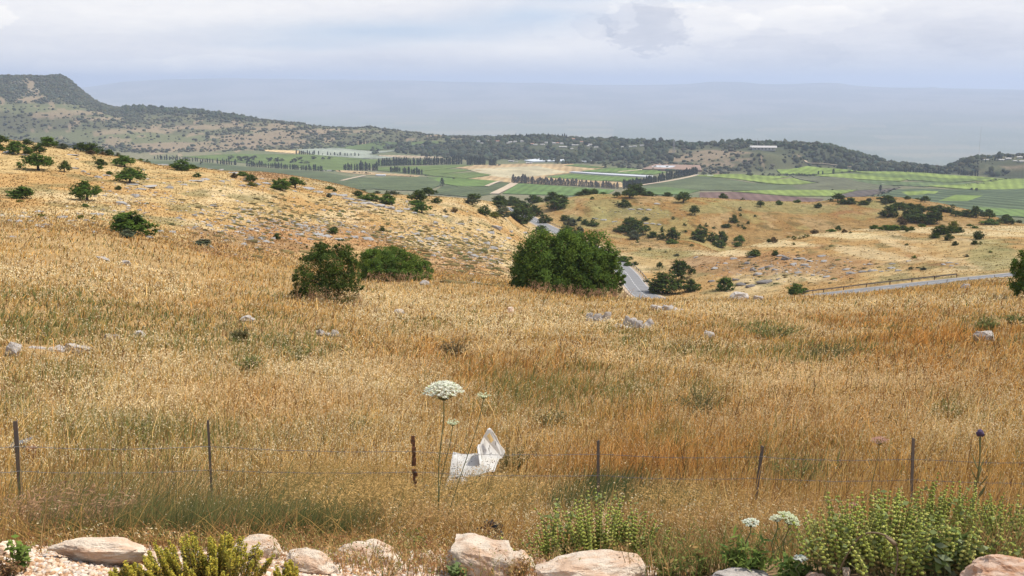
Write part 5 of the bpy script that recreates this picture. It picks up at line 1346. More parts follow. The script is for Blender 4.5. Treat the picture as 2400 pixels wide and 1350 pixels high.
stones('on the lower left slope', 'limestone rocks of the left hill', [(315, 459, 22, 9), (286, 477, 30, 9), (302, 489, 13, 7), (88, 497, 26, 5), (65, 509, 26, 6), (145, 510, 28, 6), (225, 503, 36, 6), (325, 493, 14, 6), (418, 512, 18, 8), (455, 506, 16, 9), (473, 502, 13, 10), (215, 524, 22, 5), (170, 530, 12, 6), (373, 543, 24, 8), (402, 545, 20, 8), (350, 557, 30, 7), (385, 556, 22, 6), (322, 548, 14, 8), (30, 556, 18, 6), (92, 557, 12, 5), (455, 535, 12, 6), (470, 548, 10, 6)], 'grey_stone', 85, 260)
stones('along the rocky slope rim', 'limestone rocks of the slope rim', [(690, 449, 14, 4), (718, 442, 42, 6), (742, 450, 32, 6), (775, 456, 32, 6), (800, 459, 30, 7), (815, 467, 34, 8), (845, 471, 30, 8), (860, 478, 36, 9), (885, 483, 40, 9), (910, 489, 32, 8), (932, 496, 30, 7), (952, 491, 22, 6), (830, 476, 20, 6), (970, 500, 18, 6), (1010, 505, 18, 5), (1040, 508, 24, 4)], 'grey_stone', 200, 440)
stones('left of the dark bush', 'limestone rocks of the middle slope', [(500, 484, 18, 8), (570, 493, 14, 7), (530, 501, 16, 7), (490, 530, 20, 11), (540, 532, 16, 8), (603, 538, 14, 10), (628, 537, 14, 8), (588, 562, 14, 14), (596, 568, 26, 10), (610, 560, 13, 10), (624, 568, 18, 9), (570, 574, 18, 10), (602, 582, 9, 7), (494, 581, 15, 10), (640, 560, 12, 8), (515, 545, 14, 7), (558, 512, 12, 6), (585, 520, 10, 6)], 'grey_stone', 85, 260)
stones('above the dark bush', 'limestone rocks of the middle slope', [(686, 523, 16, 10), (700, 528, 20, 9), (715, 531, 15, 10), (733, 534, 11, 10), (758, 494, 12, 8), (795, 523, 15, 10), (833, 532, 15, 8), (700, 551, 24, 8), (745, 551, 26, 10), (765, 555, 30, 10), (795, 563, 26, 9), (830, 557, 22, 9), (862, 562, 30, 10), (850, 545, 16, 8), (815, 545, 14, 7), (780, 535, 14, 7), (726, 562, 14, 8)], 'grey_stone', 110, 280)
stones('left of the road', 'limestone rocks of the middle slope', [(1165, 537, 28, 18), (1150, 547, 18, 10), (1196, 544, 14, 8), (1021, 523, 14, 9), (1005, 562, 26, 11), (1050, 577, 20, 9), (1140, 572, 18, 10), (1155, 583, 28, 12), (1100, 594, 18, 10), (1112, 602, 24, 11), (1063, 606, 12, 6), (985, 567, 18, 7), (1040, 554, 14, 8), (1080, 526, 18, 6), (975, 550, 18, 9), (940, 557, 20, 8), (1190, 559, 18, 7), (1230, 547, 18, 7), (1120, 540, 14, 7), (1060, 535, 12, 6), (1015, 600, 14, 7), (1090, 562, 16, 8), (1135, 605, 16, 8)], 'grey_stone', 130, 470)
stones('on the right slope', 'limestone rocks of the right hill', [(1675, 630, 20, 9), (1700, 618, 14, 6), (1720, 607, 20, 6), (1750, 619, 16, 10), (1765, 634, 16, 11), (1777, 644, 24, 10), (1787, 630, 22, 8), (1860, 621, 18, 8), (1873, 607, 26, 6), (1886, 622, 22, 8), (1802, 626, 22, 8), (1817, 633, 18, 6), (1870, 640, 18, 6), (1900, 613, 20, 5), (1926, 601, 22, 6), (1931, 613, 18, 6), (1906, 646, 12, 6), (1830, 600, 22, 5), (1765, 602, 22, 5)], 'grey_stone', 215, 400)
stones('above the guard rail', 'limestone rocks of the right hill', [(1995, 641, 26, 9), (1985, 632, 22, 7), (2022, 638, 22, 7), (2046, 635, 24, 7), (2090, 629, 24, 7), (2106, 635, 18, 7), (2066, 637, 14, 5), (2091, 619, 16, 5), (2212, 621, 16, 5), (2226, 616, 18, 4), (2243, 619, 10, 4), (2230, 624, 12, 5), (1938, 649, 20, 6), (2040, 620, 18, 4), (2130, 612, 14, 4)], 'grey_stone', 205, 400)
stones('at the gully foot', 'dark rocks of the gully', [(1842, 608, 24, 15), (1725, 657, 18, 9), (1738, 668, 28, 10), (1792, 663, 42, 14), (1760, 672, 26, 12), (1668, 660, 20, 8)], 'dark_stone', 205, 400, 'dark weathered')
stones('on the middle hill terraces', 'terrace stones of the middle hill', [(1480, 491, 18, 4), (1500, 491, 18, 4), (1520, 492, 16, 4), (1540, 478, 16, 4), (1515, 524, 14, 4), (1530, 525, 16, 4), (1545, 527, 14, 4), (1395, 513, 16, 4), (1415, 516, 16, 4), (1440, 520, 16, 4), (1630, 630, 14, 6)], 'grey_stone', 300, 560)
# stones lying in the near field
def lone(px, py, w, h, mat, label, d0=4, d1=130, deep=.6, seed=0, sub=3, amp=.06, rz=0.0, tilt=(0, 0), sink=.3, npts=16, name='rock', box=.6, ledge=True):
    p = ground_at(px, py, d0, d1); m_ = mpp(p)
    o = link(name, ledge_mesh(900+seed) if name == 'rock_ledge' else rock_mesh(900+seed, npts, sub, amp, box, ledge), M[mat], None, p-Vector((0, 0, h*m_*sink)))
    o.scale = (w*m_, w*m_*deep, h*m_*(1+sink)*(.8 if name == 'rock_ledge' else 1)); o.rotation_euler = (tilt[0], tilt[1], rz)
    tag(o, label, 'rock'); return o
for i, a_ in enumerate([
 (130, 822, 150, 34, 'field_stone', 'long pale limestone ledge in the grass near the left edge'), (32, 836, 44, 36, 'field_stone', 'pale boulder at the left edge beside the long ledge'),
 (330, 790, 34, 16, 'field_stone', 'small pale stone right of the long ledge'), (262, 798, 40, 18, 'field_stone', 'pale stone between the long ledge and a small one'),
 (1402, 752, 72, 34, 'field_stone', 'grey rocky outcrop in the field, left of a touching pair'), (1490, 768, 96, 42, 'field_stone', 'grey rocky outcrop in the field, right of a touching pair'),
 (1566, 727, 78, 24, 'field_stone', 'low flat outcrop in the field above the touching pair'), (2303, 800, 54, 26, 'field_stone', 'squat grey stone with a flat top at the right field'),
 (1732, 704, 46, 20, 'field_stone', 'pale stone at the brow below the lone roadside bush, left one'), (1778, 704, 26, 12, 'field_stone', 'smaller pale stone at the brow, right one'),
 (1197, 732, 16, 14, 'cream', 'small bright white stone in the middle of the pale grass'), (770, 788, 62, 30, 'field_stone', 'brownish stone in the grass below the dark bush'),
 (580, 755, 36, 16, 'field_stone', 'small pale stone left of the dark bush'), (1030, 1050, 66, 38, 'field_stone', 'pale rounded stone behind the white flower stem'),
 (365, 1258, 64, 48, 'field_stone', 'pale stone sunk in the green grass behind the left slab'), (2262, 676, 20, 12, 'field_stone', 'small pale stone near the right road'),
 (1660, 796, 30, 22, 'field_stone', 'small pale stone right of the touching outcrops'), (995, 668, 24, 12, 'field_stone', 'small grey stone right of the wide green bush'),
 (245, 612, 34, 12, 'field_stone', 'flat grey stone on the left field'), (295, 622, 26, 12, 'field_stone', 'grey stone right of the flat left field stone'), (935, 736, 24, 12, 'field_stone', 'tiny pale stone below the wide green bush')]):
    lone(*a_, seed=i, rz=random.uniform(-.3, .3), name='rock_ledge' if a_[2] >= 60 else 'rock')
# the row of broken limestone along the road edge
FG = [
 (228, 1320, 246, 58, 'cream', 'long flat cream slab at the left of the roadside stones', .55, 3, (0, .02)),
 (14, 1306, 54, 38, 'cream', 'cream stone cut off by the left edge', .7, 4, (0, 0)),
 (335, 1322, 52, 30, 'cream', 'small cream stone at the right end of the long slab', .7, 5, (0, 0)),
 (600, 1312, 120, 56, 'cream', 'cream stone behind the yellow green shrub', .6, 6, (0, .05)),
 (722, 1342, 124, 54, 'cream', 'sloping cream slab just right of the yellow shrub', .6, 7, (0, .22)),
 (865, 1326, 172, 62, 'cream', 'long cream rock with an orange underside, left of the white flower', .5, 8, (0, .12)),
 (1002, 1326, 50, 34, 'cream', 'small cream stone at the foot of the white flower', .8, 9, (0, 0)),
 (1122, 1352, 160, 98, 'cream', 'tall cream boulder below the black bag', .7, 10, (0, .05)),
 (1212, 1350, 86, 60, 'cream', 'cream stone leaning on the right of the tall boulder', .7, 11, (0, .1)),
 (1264, 1342, 40, 32, 'orange_stone', 'small orange brown stone between two cream boulders', .8, 12, (0, 0)),
 (1388, 1366, 276, 74, 'cream', 'broad smooth cream boulder at the bottom below the green whorled plant', .5, 13, (0, .03)),
 (1738, 1362, 156, 28, 'field_stone', 'grey stone top showing at the bottom edge', .5, 14, (0, 0)),
 (2340, 1366, 170, 66, 'orange_stone', 'orange and cream rock in the bottom right corner', .55, 15, (0, .06)),
 (1985, 1352, 20, 22, 'cream', 'small white stone below the bent dry stalk', .8, 16, (0, 0)),
 (1912, 1360, 50, 18, 'orange_stone', 'flat orange stone left of the small white stone', .6, 17, (0, 0))]
for px, py, w, h, mat, lab, deep, sd_, tl in FG:
    lone(px, py, w, h, mat, lab, 2.7, 8, deep, 40+sd_, 4, .055, random.uniform(-.12, .12), (tl[0]-.30, tl[1]), .25, 26, 'rock', .28, sd_ not in (3, 6, 7, 10, 13))
# fist-sized broken stones among the gravel
r = random.Random(12)
for i in range(34):
    px = r.choice([r.uniform(0, 330), r.uniform(330, 760), r.uniform(740, 1100), r.uniform(1150, 1480)]); py = r.uniform(1305, 1350)
    s = r.uniform(9, 22)
    p = ground_at(px, py, 2.6, 6); m_ = mpp(p)
    o = link('stone', ROCKS[i % 9], None, None, p-Vector((0, 0, s*m_*.15))); o.scale = (s*m_, s*m_*.8, s*m_*.7); o.rotation_euler = (0, 0, r.uniform(0, 6))
    o.material_slots[0].link = 'OBJECT'; o.material_slots[0].material = M['cream' if i % 3 else 'orange_stone']
    tag(o, 'fist-sized broken limestone lying on the roadside gravel', 'stone', 'broken stones on the gravel')

# ------------------------------------------------------------------ the barbed wire fence
iron = simple('rusty_iron', (.085, .078, .070), .8, .1, 14, .5, .4, (.13, .085, .06))
flaky = simple('flaking_rust', (.21, .085, .035), .95, 0, 40, .6, .8, (.05, .03, .02))
wirem = simple('old_wire', (.17, .165, .165), .6, .4)
POSTS = [(35, 987, 50, 1192, 'dark iron post at the far left, leaning', .027), (487, 985, 499, 1200, 'thin rusty post half hidden in tall grass', .020), (968, 1022, 976, 1212, 'corroded flaking rust post beside the white plastic shell', .034), (1402, 1033, 1402, 1206, 'straight dark iron post above the whorled green plant', .026), (1787, 1047, 1766, 1204, 'iron post leaning to the left at the bottom', .030), (2141, 1028, 2135, 1196, 'upright iron post above the right green thicket', .026)]
fence = thing('barbed_wire_fence', 'rusty barbed wire fence with thin iron posts crossing the dry grass', 'fence', ground_at(1200, 1196, 6, 12))
fo = fence.location
tops = []
for i, (tx, ty, bx, by, lab, w) in enumerate([(-420, 985, -415, 1190, None, .036)]+POSTS+[(2590, 1030, 2590, 1190, None, .036)]):
    pb = ground_at(bx, by, 6.5, 11); d = math.hypot(pb.x, pb.y)
    pt = at(tx, ty, d)
    bm = bmesh.new()
    ax = (pt-pb); Lh = ax.length; ax.normalize()
    xx = (Vector((1, .35, 0))-ax*ax.x).normalized(); yy = ax.cross(xx).normalized(); xx = yy.cross(ax)
    rot = Matrix((xx, yy, ax)).transposed()
    if i == 3:
        q = random.Random(3); n = 26
        for k_ in range(n):
            if q.random() < .06: continue
            zz_ = -.12+(Lh+.12)*(k_+.5)/n
            bm_box(bm, rot @ Vector((q.uniform(-.006, .006), q.uniform(-.004, .004), zz_)), (w*q.uniform(.65, 1.1), .012*q.uniform(.8, 1.6), (Lh+.12)/n*1.12), rot @ Matrix.Rotation(q.uniform(-.15, .15), 3, 'Y'))
    else:
        bm_box(bm, rot @ Vector((0, 0, Lh/2-.08)), (w, .005, Lh+.16), rot)
        bm_box(bm, rot @ Vector((w/2-.0025, w/2+.0028, Lh/2-.08)), (.005, w, Lh+.158), rot)
    o = link('fence_post', bm_mesh('fence_post', bm), flaky if i == 3 else iron, fence, pb-fo)
    if lab: o['label'] = lab
    tops.append((tx, ty, bx, by, d))
def wire(ys, r_=.0019, first=0):
    pts = []
    P = []
    for (tx, ty, bx, by, d), y in zip(tops, ys):
        if y is None: P.append(None); continue
        px = tx+(bx-tx)*(y-ty)/(by-ty)
        P.append(at(px, y, d-.012))
    P = [p for p in P if p is not None]
    q = random.Random(int(ys[3] or 7))
    for a_, c_ in zip(P[:-1], P[1:]):
        for k_ in range(16):
            u = k_/16
            pts.append(a_.lerp(c_, u)+Vector((0, q.uniform(-.003, .003), -.02*4*u*(1-u)+q.uniform(-.003, .003))))
    pts.append(P[-1])
    pts = [p-fo for p in pts]
    bm = bmesh.new(); bm_tube(bm, pts, r_, 5)
    tot = 0
    for a_, c_ in zip(pts[:-1], pts[1:]):
        sgm = c_-a_; n = max(1, int(sgm.length/.11))
        for k_ in range(n):
            m_ = a_.lerp(c_, (k_+.5)/n); t_ = sgm.normalized()
            for s_ in (1, -1):
                dv = Vector((t_.x*.4*s_, q.uniform(-1, 1), q.choice((-1, 1))*q.uniform(.5, 1))).normalized()*.014
                bm_tube(bm, [m_-dv, m_+dv], [.0013, .0006], 3, False)
    link('barbed_wire', bm_mesh('barbed_wire', bm), wirem, fence)
wire([1046, 1047, 1046, 1058, 1064, 1071, 1076, 1082])
wire([1104, 1105, 1101, 1106, 1114, 1121, 1124, 1129])
wire([1168, 1168, 1164, 1170, 1178, 1170, 1163, 1166])

# ------------------------------------------------------------------ broken chair and rubbish
def scratched(name):
    m, b, out = new_mat(name)
    oc = coords(b)
    p = b.n('ShaderNodeBsdfPrincipled'); p.inputs['Roughness'].default_value = .45
    mp = b.n('ShaderNodeMapping'); b.put(mp.inputs[0], oc); mp.inputs['Rotation'].default_value = (0, .5, 0); mp.inputs['Scale'].default_value = (55, 55, 9)
    n = b.noise(mp.outputs[0], 1.0, 3, .6)
    dirt = b.noise(oc, 9, 5)
    cc = b.mix(b.ramp(dirt, [(.4, 0.0), (.75, .6)]), (.83, .82, .78, 1), (.55, .49, .40, 1))
    cc = b.mix(b.ramp(n, [(.60, 0.0), (.64, .9)]), cc, (.16, .14, .12, 1))
    b.put(p.inputs['Base Color'], cc)
    b.nt.links.new(p.outputs[0], out.inputs[0]); return m
plw = simple('white_plastic', (.80, .79, .76), .45, 0, 8, .2)
cp = ground_at(1105, 1140, 7, 13); cm = mpp(cp)
ch = thing('plastic_shell', 'torn white plastic shell with an orange sticker, half buried in grass behind the fence', 'plastic litter', cp)
def lc(px, py, y): return Vector(((px-1105)*cm, y, (1140-py)*cm*1.02))
def slab(name, pts, th, mat, parent, nrm=Vector((0, 1, 0)), bev=.008):
    bm = bmesh.new(); f = bm.faces.new([bm.verts.new(p) for p in pts])
    r_ = bmesh.ops.extrude_face_region(bm, geom=[f])
    for v in r_['geom']:
        if isinstance(v, bmesh.types.BMVert): v.co += nrm*th
    bmesh.ops.recalc_face_normals(bm, faces=bm.faces[:])
    bmesh.ops.bevel(bm, geom=bm.edges[:], offset=bev, segments=2, affect='EDGES')
    return link(name, bm_mesh(name, bm), mat, parent)
def shell(name, A, B, sag, th, mat, parent, nu=14, nv=10):
    """curved moulded shell between edge lines A and B (lists of 2 points)"""
    bm = bmesh.new(); g = []
    for i in range(nu+1):
        u = i/nu; a_ = A[0].lerp(A[1], u); b_ = B[0].lerp(B[1], u); row = []
        for j in range(nv+1):
            v = j/nv; p = a_.lerp(b_, v)
            p = p+Vector((0, 0, sag*math.sin(math.pi*v)*(.6+.4*math.sin(math.pi*u))+.012*math.sin(9*u+3*v)))
            row.append(bm.verts.new(p))
        g.append(row)
    for i in range(nu):
        for j in range(nv): bm.faces.new((g[i][j], g[i+1][j], g[i+1][j+1], g[i][j+1]))
    r_ = bmesh.ops.solidify(bm, geom=bm.faces[:], thickness=th)
    bmesh.ops.recalc_face_normals(bm, faces=bm.faces[:])
    return link(name, bm_mesh(name, bm, True), mat, parent)
bk = slab('upright_panel', [lc(1131, 1082, -.02), lc(1124, 1040, -.02), lc(1134, 1022, .02), lc(1144, 1004, .04), lc(1150, 1004, .05), lc(1163, 1026, .08), lc(1172, 1050, .12), lc(1184, 1068, .15), lc(1178, 1084, .14)], .03, scratched('scratched_plastic'), ch)
slab('sticker', [lc(1151, 1036, .015), lc(1142, 1018, .008), lc(1148, 1012, .02), lc(1157, 1030, .035)], .012, simple('orange_sticker', (.66, .46, .20), .7), bk, Vector((0, -1, 0)), .001)
slab('rim', [lc(1125, 1080, -.10), lc(1119, 1040, -.08), lc(1124, 1036, -.035), lc(1131, 1082, -.03)], .05, plw, ch)
shell('moulded_shell', [lc(1056, 1104, -.20), lc(1160, 1092, -.16)], [lc(1062, 1064, .10), lc(1172, 1078, .12)], .045, .02, scratched('scuffed_plastic'), ch)
shell('torn_flap', [lc(1040, 1122, -.30), lc(1096, 1116, -.26)], [lc(1058, 1098, -.16), lc(1100, 1104, -.16)], .02, .012, plw, ch)
shell('torn_strip', [lc(1014, 1146, -.42), lc(1034, 1146, -.40)], [lc(1026, 1108, -.26), lc(1042, 1112, -.26)], .02, .012, plw, ch, 4, 8)
# black bag, bottles, wrapper, rusty box
def blob_mesh(name, seed, amp, sub=3, freq=3.0, sc=(1, 1, 1)):
    bm = bmesh.new(); bmesh.ops.create_icosphere(bm, subdivisions=sub, radius=.5)
    for v in bm.verts:
        s = mnoise.fractal(v.co*freq+Vector((seed, 0, 0)), .9, 2, 4); s2 = abs(mnoise.noise(v.co*freq*2+Vector((0, seed, 0))))
        v.co += v.co.normalized()*(s*amp-s2*amp*.6); v.co = Vector((v.co.x*sc[0], v.co.y*sc[1], v.co.z*sc[2]))
    return bm_mesh(name, bm)
p = ground_at(1150, 1272, 4, 8); m_ = mpp(p)
o = link('rubbish_bag', blob_mesh('rubbish_bag', 4, .35, 4, 4, (46*m_, 36*m_, 58*m_)), simple('black_plastic', (.018, .018, .02), .28), None, p+Vector((0, 0, 22*m_)))
tag(o, 'crumpled black plastic bag behind the tall cream boulder', 'rubbish bag')
def bottle(px, py, Lpx, ang, label, body, cap, d0=4, d1=13):
    p = ground_at(px, py, d0, d1); m_ = mpp(p); L_ = Lpx*m_; r0 = L_*.17
    t = thing('plastic_bottle', label, 'bottle', p+Vector((0, 0, r0*.9))); t.rotation_euler = (0, ang, random.uniform(-.3, .3))
    prof = [(0, 0), (.9, .02), (1, .06), (.92, .2), (1, .3), (.88, .45), (1, .58), (.95, .68), (.4, .86), (.36, .92)]
    bm = bmesh.new(); bm_tube(bm, [(0, 0, z*L_-L_/2) for _, z in prof], [max(r_*r0, .0005) for r_, _ in prof], 12)
    link('body', bm_mesh('body', bm, True), body, t)
    bm = bmesh.new(); bm_tube(bm, [(0, 0, L_*.42), (0, 0, L_*.51)], r0*.45, 10); link('cap', bm_mesh('cap', bm), cap, t)
blue = simple('blue_plastic', (.10, .40, .55), .25); pale_b = simple('pale_bottle', (.50, .62, .68), .2); wcap = simple('bottle_cap', (.25, .50, .66), .4)
bottle(1163, 1292, 40, 1.25, 'blue crushed bottle between the black bag and tall boulder', blue, wcap, 4, 8)
bottle(990, 1160, 42, .45, 'pale blue bottle beside the corroded fence post', pale_b, wcap, 7, 12)
p = ground_at(1005, 1285, 4, 8); m_ = mpp(p)
o = link('wrapper', blob_mesh('wrapper', 9, .5, 3, 5, (26*m_, 18*m_, 22*m_)), simple('pink_foil', (.55, .27, .22), .45), None, p+Vector((0, 0, 9*m_)))
tag(o, 'crumpled pinkish wrapper at the foot of the white flower stem', 'wrapper')
p = ground_at(58, 1080, 7, 14); m_ = mpp(p)
t = thing('metal_box', 'rusty brown metal box with a bent grey lid behind the far left post', 'box', p)
bm = bmesh.new(); bm_box(bm, (0, 0, 22*m_), (44*m_, 34*m_, 30*m_), Matrix.Rotation(.2, 3, 'Y')); bmesh.ops.bevel(bm, geom=bm.edges[:], offset=2*m_, segments=2, affect='EDGES'); link('body', bm_mesh('body', bm), simple('brown_paint', (.22, .095, .06), .7, 0, 20, .5), t)
bm = bmesh.new(); bm_box(bm, (-8*m_, 0, 44*m_), (46*m_, 38*m_, 4*m_), Matrix.Rotation(-.3, 3, 'Y')); link('lid', bm_mesh('lid', bm), simple('grey_lid', (.24, .24, .23), .6, .2, 20, .3), t)

# ------------------------------------------------------------------ wild carrots, thistle and leafy plants
def quads(name, cen, size, r, mat, parent, col, up=.0, squash=.6):
    n = len(cen); a_, b_ = rot_frames(n, r)
    if up:
        tn = np.stack([r.normal(0, 1-up, n), r.normal(0, 1-up, n), np.ones(n)], 1); tn /= np.linalg.norm(tn, axis=1)[:, None]
        a_ = a_-(a_*tn).sum(1)[:, None]*tn; a_ /= np.linalg.norm(a_, axis=1)[:, None]; b_ = np.cross(tn, a_)
    s = (size*r.uniform(.7, 1.3, n))[:, None] if not hasattr(size, '__len__') else size[:, None]
    v = np.stack([cen-a_*s, cen-b_*s*squash, cen+a_*s, cen+b_*s*squash], 1).reshape(-1, 3)
    return link(name, mesh_np(name, v, np.arange(4*n).reshape(n, 4), np.repeat(col, 4, 0)), mat, parent)
def umbel(bx, by, tx, ty, rpx, label, white_=(.84, .83, .70), tiltx=0.0, flatness=.42, rays=34, per=26, leaf=8, cup=False, d0=3.0, d1=12, side=0.0):
    p = ground_at(bx, by, d0, d1); d = math.hypot(p.x, p.y); top = at(tx, ty, d)-p; m_ = mpp(p); R_ = rpx*m_
    r = np.random.default_rng(int(tx*7+ty))
    t = thing('wild_carrot', label, 'flower', p, 'wild carrot flowers')
    bm = bmesh.new(); mid = top*.5+Vector((side-.02, 0, 0)); base_h = top-Vector((0, 0, R_*.75))
    pts = [Vector((0, 0, -.02)), mid*.55, mid, top*.78+Vector((side*.6, 0, 0)), base_h]
    bm_tube(bm, catmull(pts, 5), .0032 if rpx > 30 else .0022, 6)
    for k_ in range(leaf):
        u = r.uniform(.08, .7); q = pts[0].lerp(pts[-1], u); a_ = r.uniform(0, 6.28); L_ = r.uniform(.05, .12)
        bm_tube(bm, [q, q+Vector((math.cos(a_)*L_*.6, math.sin(a_)*L_*.6, L_*.5)), q+Vector((math.cos(a_)*L_, math.sin(a_)*L_, L_*.35))], [.0014, .001, .0005], 4, False)
    ends = []
    for k_ in range(rays):
        f_ = math.sqrt((k_+.5)/rays); a_ = k_*2.39996
        x_, y_ = f_*math.cos(a_)*R_, f_*math.sin(a_)*R_
        z_ = (R_*flatness*(1-f_**2.2) if not cup else R_*.35*f_**2-.1*R_)
        e = top+Vector((x_+z_*tiltx, y_, z_-x_*tiltx-R_*flatness*.5)); ends.append(e)
        bm_tube(bm, [base_h, base_h.lerp(e, .55)+Vector((x_*.12, y_*.12, 0)), e], [.0012, .0009, .0007], 4, False)
    link('stem', bm_mesh('stem', bm), M['stem'], t)
    E = np.array([e[:] for e in ends]); n = rays*per
    w_ = np.repeat(np.arange(rays), per); sp = R_*1.05/math.sqrt(rays)
    off = r.normal(0, 1, (n, 3))*np.array([sp*.55, sp*.55, sp*.22])
    cen = E[w_]+off
    col = np.array(white_)[None]*r.uniform(.86, 1.06, (n, 1))*np.where(r.random((n, 1)) < .10, np.array([[.8, .88, .62]]), 1.0)
    quads('flower_head', cen, max(.0034, R_*.062), r, M['plant'], t, col, .45, .8)
umbel(1026, 1262, 1040, 908, 42, 'tall wild carrot with one broad white flower head above the fence', flatness=.5, rays=60, per=34, side=.01)
umbel(1030, 1268, 1133, 925, 15, 'small green white flower head up right of the broad one', (.70, .74, .50), .1, .3, 16, 12, 5, True, side=.03)
umbel(1022, 1264, 1061, 988, 15, 'small half open flower head below the broad white one', (.68, .74, .52), .0, .3, 16, 12, 5, True, side=.0)
umbel(2046, 1250, 2062, 1030, 18, 'pinkish flat flower head left of the upright right post', (.62, .38, .32), -.1, .25, 22, 14, 4, False, side=-.01)
umbel(2002, 1260, 2000, 1183, 12, 'tiny pink flower head at the top left of the right green thicket', (.60, .33, .29), 0, .3, 14, 10, 2)
umbel(1752, 1345, 1760, 1222, 18, 'white flower head left of the drooping one, near the bottom', (.80, .81, .68), -.1, .4, 24, 18, 3)
umbel(1822, 1335, 1822, 1213, 15, 'small white flower head touching the drooping one', (.80, .80, .62), -.1, .4, 18, 16, 3)
umbel(1850, 1338, 1848, 1212, 25, 'drooping greenish white flower head at the lower right', (.72, .74, .52), .5, .45, 30, 20, 3)
umbel(1880, 1358, 1877, 1307, 14, 'low white flower head near the bottom beside the thicket', (.80, .80, .70), 0, .4, 18, 16, 2)
# thistle with a purple ball
p = ground_at(2290, 1250, 4, 9); d = math.hypot(p.x, p.y); top = at(2298, 1015, d)-p; m_ = mpp(p)
t = thing('thistle', 'tall thistle with a dark purple ball of bloom at the right', 'thistle', p)
bm = bmesh.new(); bm_tube(bm, catmull([Vector((0, 0, -.02)), top*.35+Vector((-.02, 0, 0)), top*.7, top], 6), [.004]*19, 6)
q = random.Random(8)
for k_ in range(12):
    u = q.uniform(.25, .8); b0 = top*u; a_ = q.uniform(0, 6.28); L_ = q.uniform(.04, .10)
    bm_tube(bm, [b0, b0+Vector((math.cos(a_)*L_*.5, math.sin(a_)*L_*.5, L_*.8)), b0+Vector((math.cos(a_)*L_*.7, math.sin(a_)*L_*.7, L_*1.2))], [.0025, .004, .0008], 5, False)
link('stem', bm_mesh('stem', bm), M['stem'], t)
bm = bmesh.new(); bmesh.ops.create_icosphere(bm, subdivisions=2, radius=7.5*m_)
for v in bm.verts: v.co = v.co*(1+.35*(v.index % 2))+top
link('flower_head', bm_mesh('flower_head', bm), M['purple'], t)

def whorls(px, py, n, hpx, wpx, label, seed, d0=3.2, d1=10, cols=((.44, .46, .11), (.36, .40, .09), (.52, .50, .15)), dead=.34):
    """clump of upright stems ringed by pale green whorls"""
    p = ground_at(px, py, d0, d1); m_ = mpp(p); H_ = hpx*m_; W_ = wpx*m_
    r = np.random.default_rng(seed)
    t = thing('whorled_plant', label, 'plant', p-Vector((0, 0, .01)), 'whorled green plants by the road')
    bm = bmesh.new(); cen, rad_, cl = [], [], []
    for i in range(int(n*1.75)):
        bx_, by_ = r.normal(0, W_*.24), r.normal(0, W_*.14); h = H_*r.uniform(.6, 1.05)*(1-.25*abs(bx_)/(W_*.5)); lx, ly = bx_*.7+r.normal(0, .02), by_*.5+r.normal(0, .02)
        pts = [Vector((bx_, by_, 0)), Vector((bx_+lx*.35, by_+ly*.35, h*.5)), Vector((bx_+lx, by_+ly, h))]
        bm_tube(bm, pts, [.0024, .002, .001], 5, False)
        k_ = int(h/.0172); c0 = np.array(cols)[r.integers(0, 3)]*r.uniform(.8, 1.2)
        for j in range(int(k_*.22), k_):
            u = (j+.5)/k_; q_ = pts[0].lerp(pts[1], u*2) if u < .5 else pts[1].lerp(pts[2], u*2-1)
            cen.append(q_[:]); rad_.append(.0080*(1.15-.55*u)*r.uniform(.8, 1.15)); dd_ = u < dead and r.random() < .6
            cl.append(np.array((.30, .22, .09))*r.uniform(.6, 1.2) if dd_ else c0*(.85+.25*u))
    link('stem', bm_mesh('stem', bm), M['stem'], t)
    cen = np.array(cen); rad_ = np.array(rad_); cl = np.array(cl); N = len(cen)
    v = ICO[None]*(1+r.uniform(-.3, .3, (N, 12, 1)))*np.array([1.1, 1.1, .66])*rad_[:, None, None]*1.1+cen[:, None]
    f = (IFC[None]+np.arange(N)[:, None, None]*12).reshape(-1, 3)
    link('whorl', mesh_np('whorl', v.reshape(-1, 3), f, np.repeat(cl, 12, 0)), M['plant'], t)['kind'] = 'stuff'
    lf = np.array([c_ for c_ in cen]); n2 = min(len(lf), 60); sel = r.integers(0, len(lf), n2)
    quads('leaf', lf[sel]+r.normal(0, .012, (n2, 3)), .013, r, M['plant'], t, np.array((.27, .31, .12))[None]*r.uniform(.7, 1.2, (n2, 1)), .3, .7)['kind'] = 'stuff'
W1 = 'pale green plant of ringed upright stems '
for i, a_ in enumerate([(1300, 1322, 26, 150, 150, W1+'just right of the tall boulder'), (1400, 1325, 34, 190, 170, W1+'right above the broad smooth boulder'), (1490, 1322, 24, 150, 130, W1+'at the right end of the broad boulder'),
 (1985, 1340, 34, 190, 150, W1+'at the left end of the right thicket'), (2070, 1318, 46, 190, 190, W1+'below the upright right post'), (2170, 1300, 46, 190, 190, W1+'right of the upright right post'), (2275, 1298, 44, 165, 190, W1+'below the purple thistle'), (2372, 1300, 44, 160, 180, W1+'cut by the right edge of the photo'), (2120, 1350, 36, 170, 200, W1+'in front of the right thicket'), (2240, 1345, 30, 140, 180, W1+'left of the corner rock'), (1925, 1300, 18, 120, 90, W1+'left of all others in the right thicket')]):
    whorls(*a_, seed=800+i, d0=3.2)
